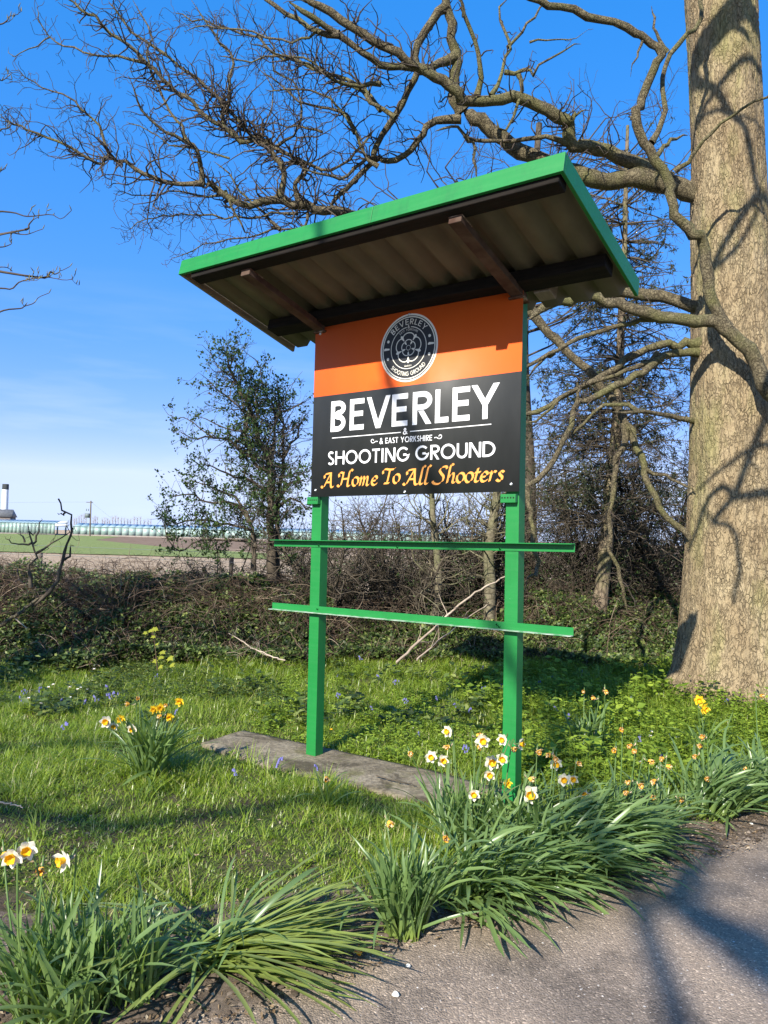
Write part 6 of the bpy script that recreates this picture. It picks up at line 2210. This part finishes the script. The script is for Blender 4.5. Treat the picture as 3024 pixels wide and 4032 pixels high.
for px, py, lab in ((1304, 2865, 'yellow dandelion behind the slab, just right of the left post'), (2255, 3380, 'yellow dandelion low at the lane edge under the arching leaves'), (1040, 2775, 'tiny yellow dandelion in the grass left of the left post')):
    p = ground_at(px, py + 15, .05)
    o = link('dandelion', DA)
    o.location = (p[0], p[1], float(hgt(np.array([p[0]]), np.array([p[1]]))[0]))
    props(o, lab, 'dandelion')

# ------------------------------------------------------------------ stones, clods and litter on soil and lane
def chips(name, label, X, Y, size, mat, g, flat=.5, lift=.3):
    n = len(X)
    tpl = np.array([(1, 0, 0), (.2, .9, 0), (-.8, .5, 0), (-.7, -.6, 0), (.3, -.9, 0), (0, 0, 1.0), (0, 0, -.6)])
    F0 = np.array([(0, 1, 5), (1, 2, 5), (2, 3, 5), (3, 4, 5), (4, 0, 5)])
    s = size[0] + (size[1] - size[0]) * g.random(n) ** 3
    V = tpl[None] * (1 + .35 * g.normal(size=(n, 7, 3))) * np.array([1, 1, flat])
    a = g.uniform(0, 6.28, n)
    ca_, sa_ = np.cos(a)[:, None], np.sin(a)[:, None]
    V = np.stack([V[..., 0] * ca_ - V[..., 1] * sa_, V[..., 0] * sa_ + V[..., 1] * ca_, V[..., 2]], -1) * s[:, None, None]
    z = np.where(Y > edge_y(X) - .05, hgt(X, Y) + .012, .005)
    V = V + np.stack([X, Y, z + s * flat * (lift - .3)], -1)[:, None]
    F = (F0[None] + 7 * np.arange(n)[:, None, None]).reshape(-1, 3)
    return props(part(name, V.reshape(-1, 3), F, mat, kind='stuff'), label, 'ground debris')


g = np.random.default_rng(404)
MAT['clod'] = m_leaf('soil_clod', [(0, (.05, .038, .028)), (.6, (.12, .093, .07)), (1, (.25, .2, .155))], .95, 0, spec=.1)
MAT['stone'] = m_leaf('pale_grit', [(0, (.12, .10, .085)), (.7, (.26, .225, .19)), (1, (.6, .56, .5))], .9, 0, spec=.2)
MAT['litter'] = m_leaf('dry_leaf_litter', [(0, (.10, .065, .035)), (.6, (.24, .17, .10)), (1, (.44, .36, .25))], .9, .1, (.3, .2, .1), .1)
n = 9000
X = g.uniform(-2.4, 3.2, n)
E0, E1 = edge_y(X), edge_y(X, GEDGE)
Y = E0 - .05 + (E1 - E0 + .25) * g.random(n)
chips('soil_clods', 'small clods of earth on the bare strip', X, Y, (.003, .016), MAT['clod'], g, .6)
n = 9000
X = g.uniform(-1.6, 3.2, n)
Y = edge_y(X) + .1 - 1.9 * g.random(n) ** .9
chips('road_grit', 'pale grit scattered over the lane', X, Y, (.0012, .0058), MAT['stone'], g, .5)
n = 9000
X = g.uniform(-3, 3, n)
Y = np.where(g.random(n) < .5, edge_y(X) - .12 + .55 * g.random(n), edge_y(X, GEDGE) + 1.9 * g.random(n))
k = (bare(X, Y) > .25 * g.random(n)) | (Y < edge_y(X, GEDGE) + .1)
X, Y = X[k], Y[k]
n = len(X)
a = g.uniform(0, 6.28, n)
V, F = leaves(np.stack([X, Y, hgt(X, Y) + .014 + .008 * g.random(n)], -1), np.stack([np.cos(a), np.sin(a), g.normal(size=n) * .25], -1), np.stack([-np.sin(a), np.cos(a), g.normal(size=n) * .4], -1), g.uniform(.008, .034, n), g.uniform(.003, .013, n), .4)
props(part('leaf_litter', V, F, MAT['litter'], kind='stuff'), 'dry brown leaf scraps on the bare earth', 'leaf litter')
# single things lying about
for px, py, s, lab in ((446, 3000, 0, ''), (1555, 3918, .014, 'white pebble lying on the lane nearest the bottom edge'), (2955, 3248, .016, 'white pebble at the lane edge on the far right'), (1605, 3805, .010, 'small white pebble on the lane below the upright clump')):
    if not s: continue
    p = ground_at(px, py, .01)
    bm = bmesh.new()
    bmesh.ops.create_icosphere(bm, subdivisions=2, radius=s)
    for v in bm.verts:
        v.co = Vector(v.co) * (1 + .25 * math.sin(v.co.x * 190 + v.co.y * 120)) * .9
        v.co.z *= .6
    me = bpy.data.meshes.new('pebble')
    bm.to_mesh(me)
    bm.free()
    me.materials.append(MAT['letter_cream'])
    o = link('pebble', me)
    o.location = (p[0], p[1], .012)
    props(o, lab, 'pebble')
for pts, r, lab in (((( -10, 3160), (40, 3165), (92, 3178)), .006, 'thin fallen stick in the grass at the far left'), (((1480, 3055), (1560, 3075), (1640, 3092)), .005, 'forked dry twig lying on the concrete slab')):
    P = np.array([ground_at(*p, .05 if px_ else .045) for p, px_ in zip(pts, (1, 1, 1))])
    Q = catmull(P, 14)
    Q += np.random.default_rng(1).normal(size=Q.shape) * .004
    o = props(part('stick', *tubes(Q[None], np.linspace(r, r * .5, 14)[None], 7), MAT['dark_bark'] if r < .006 else MAT['pale_wood'], smooth=True), lab, 'stick')
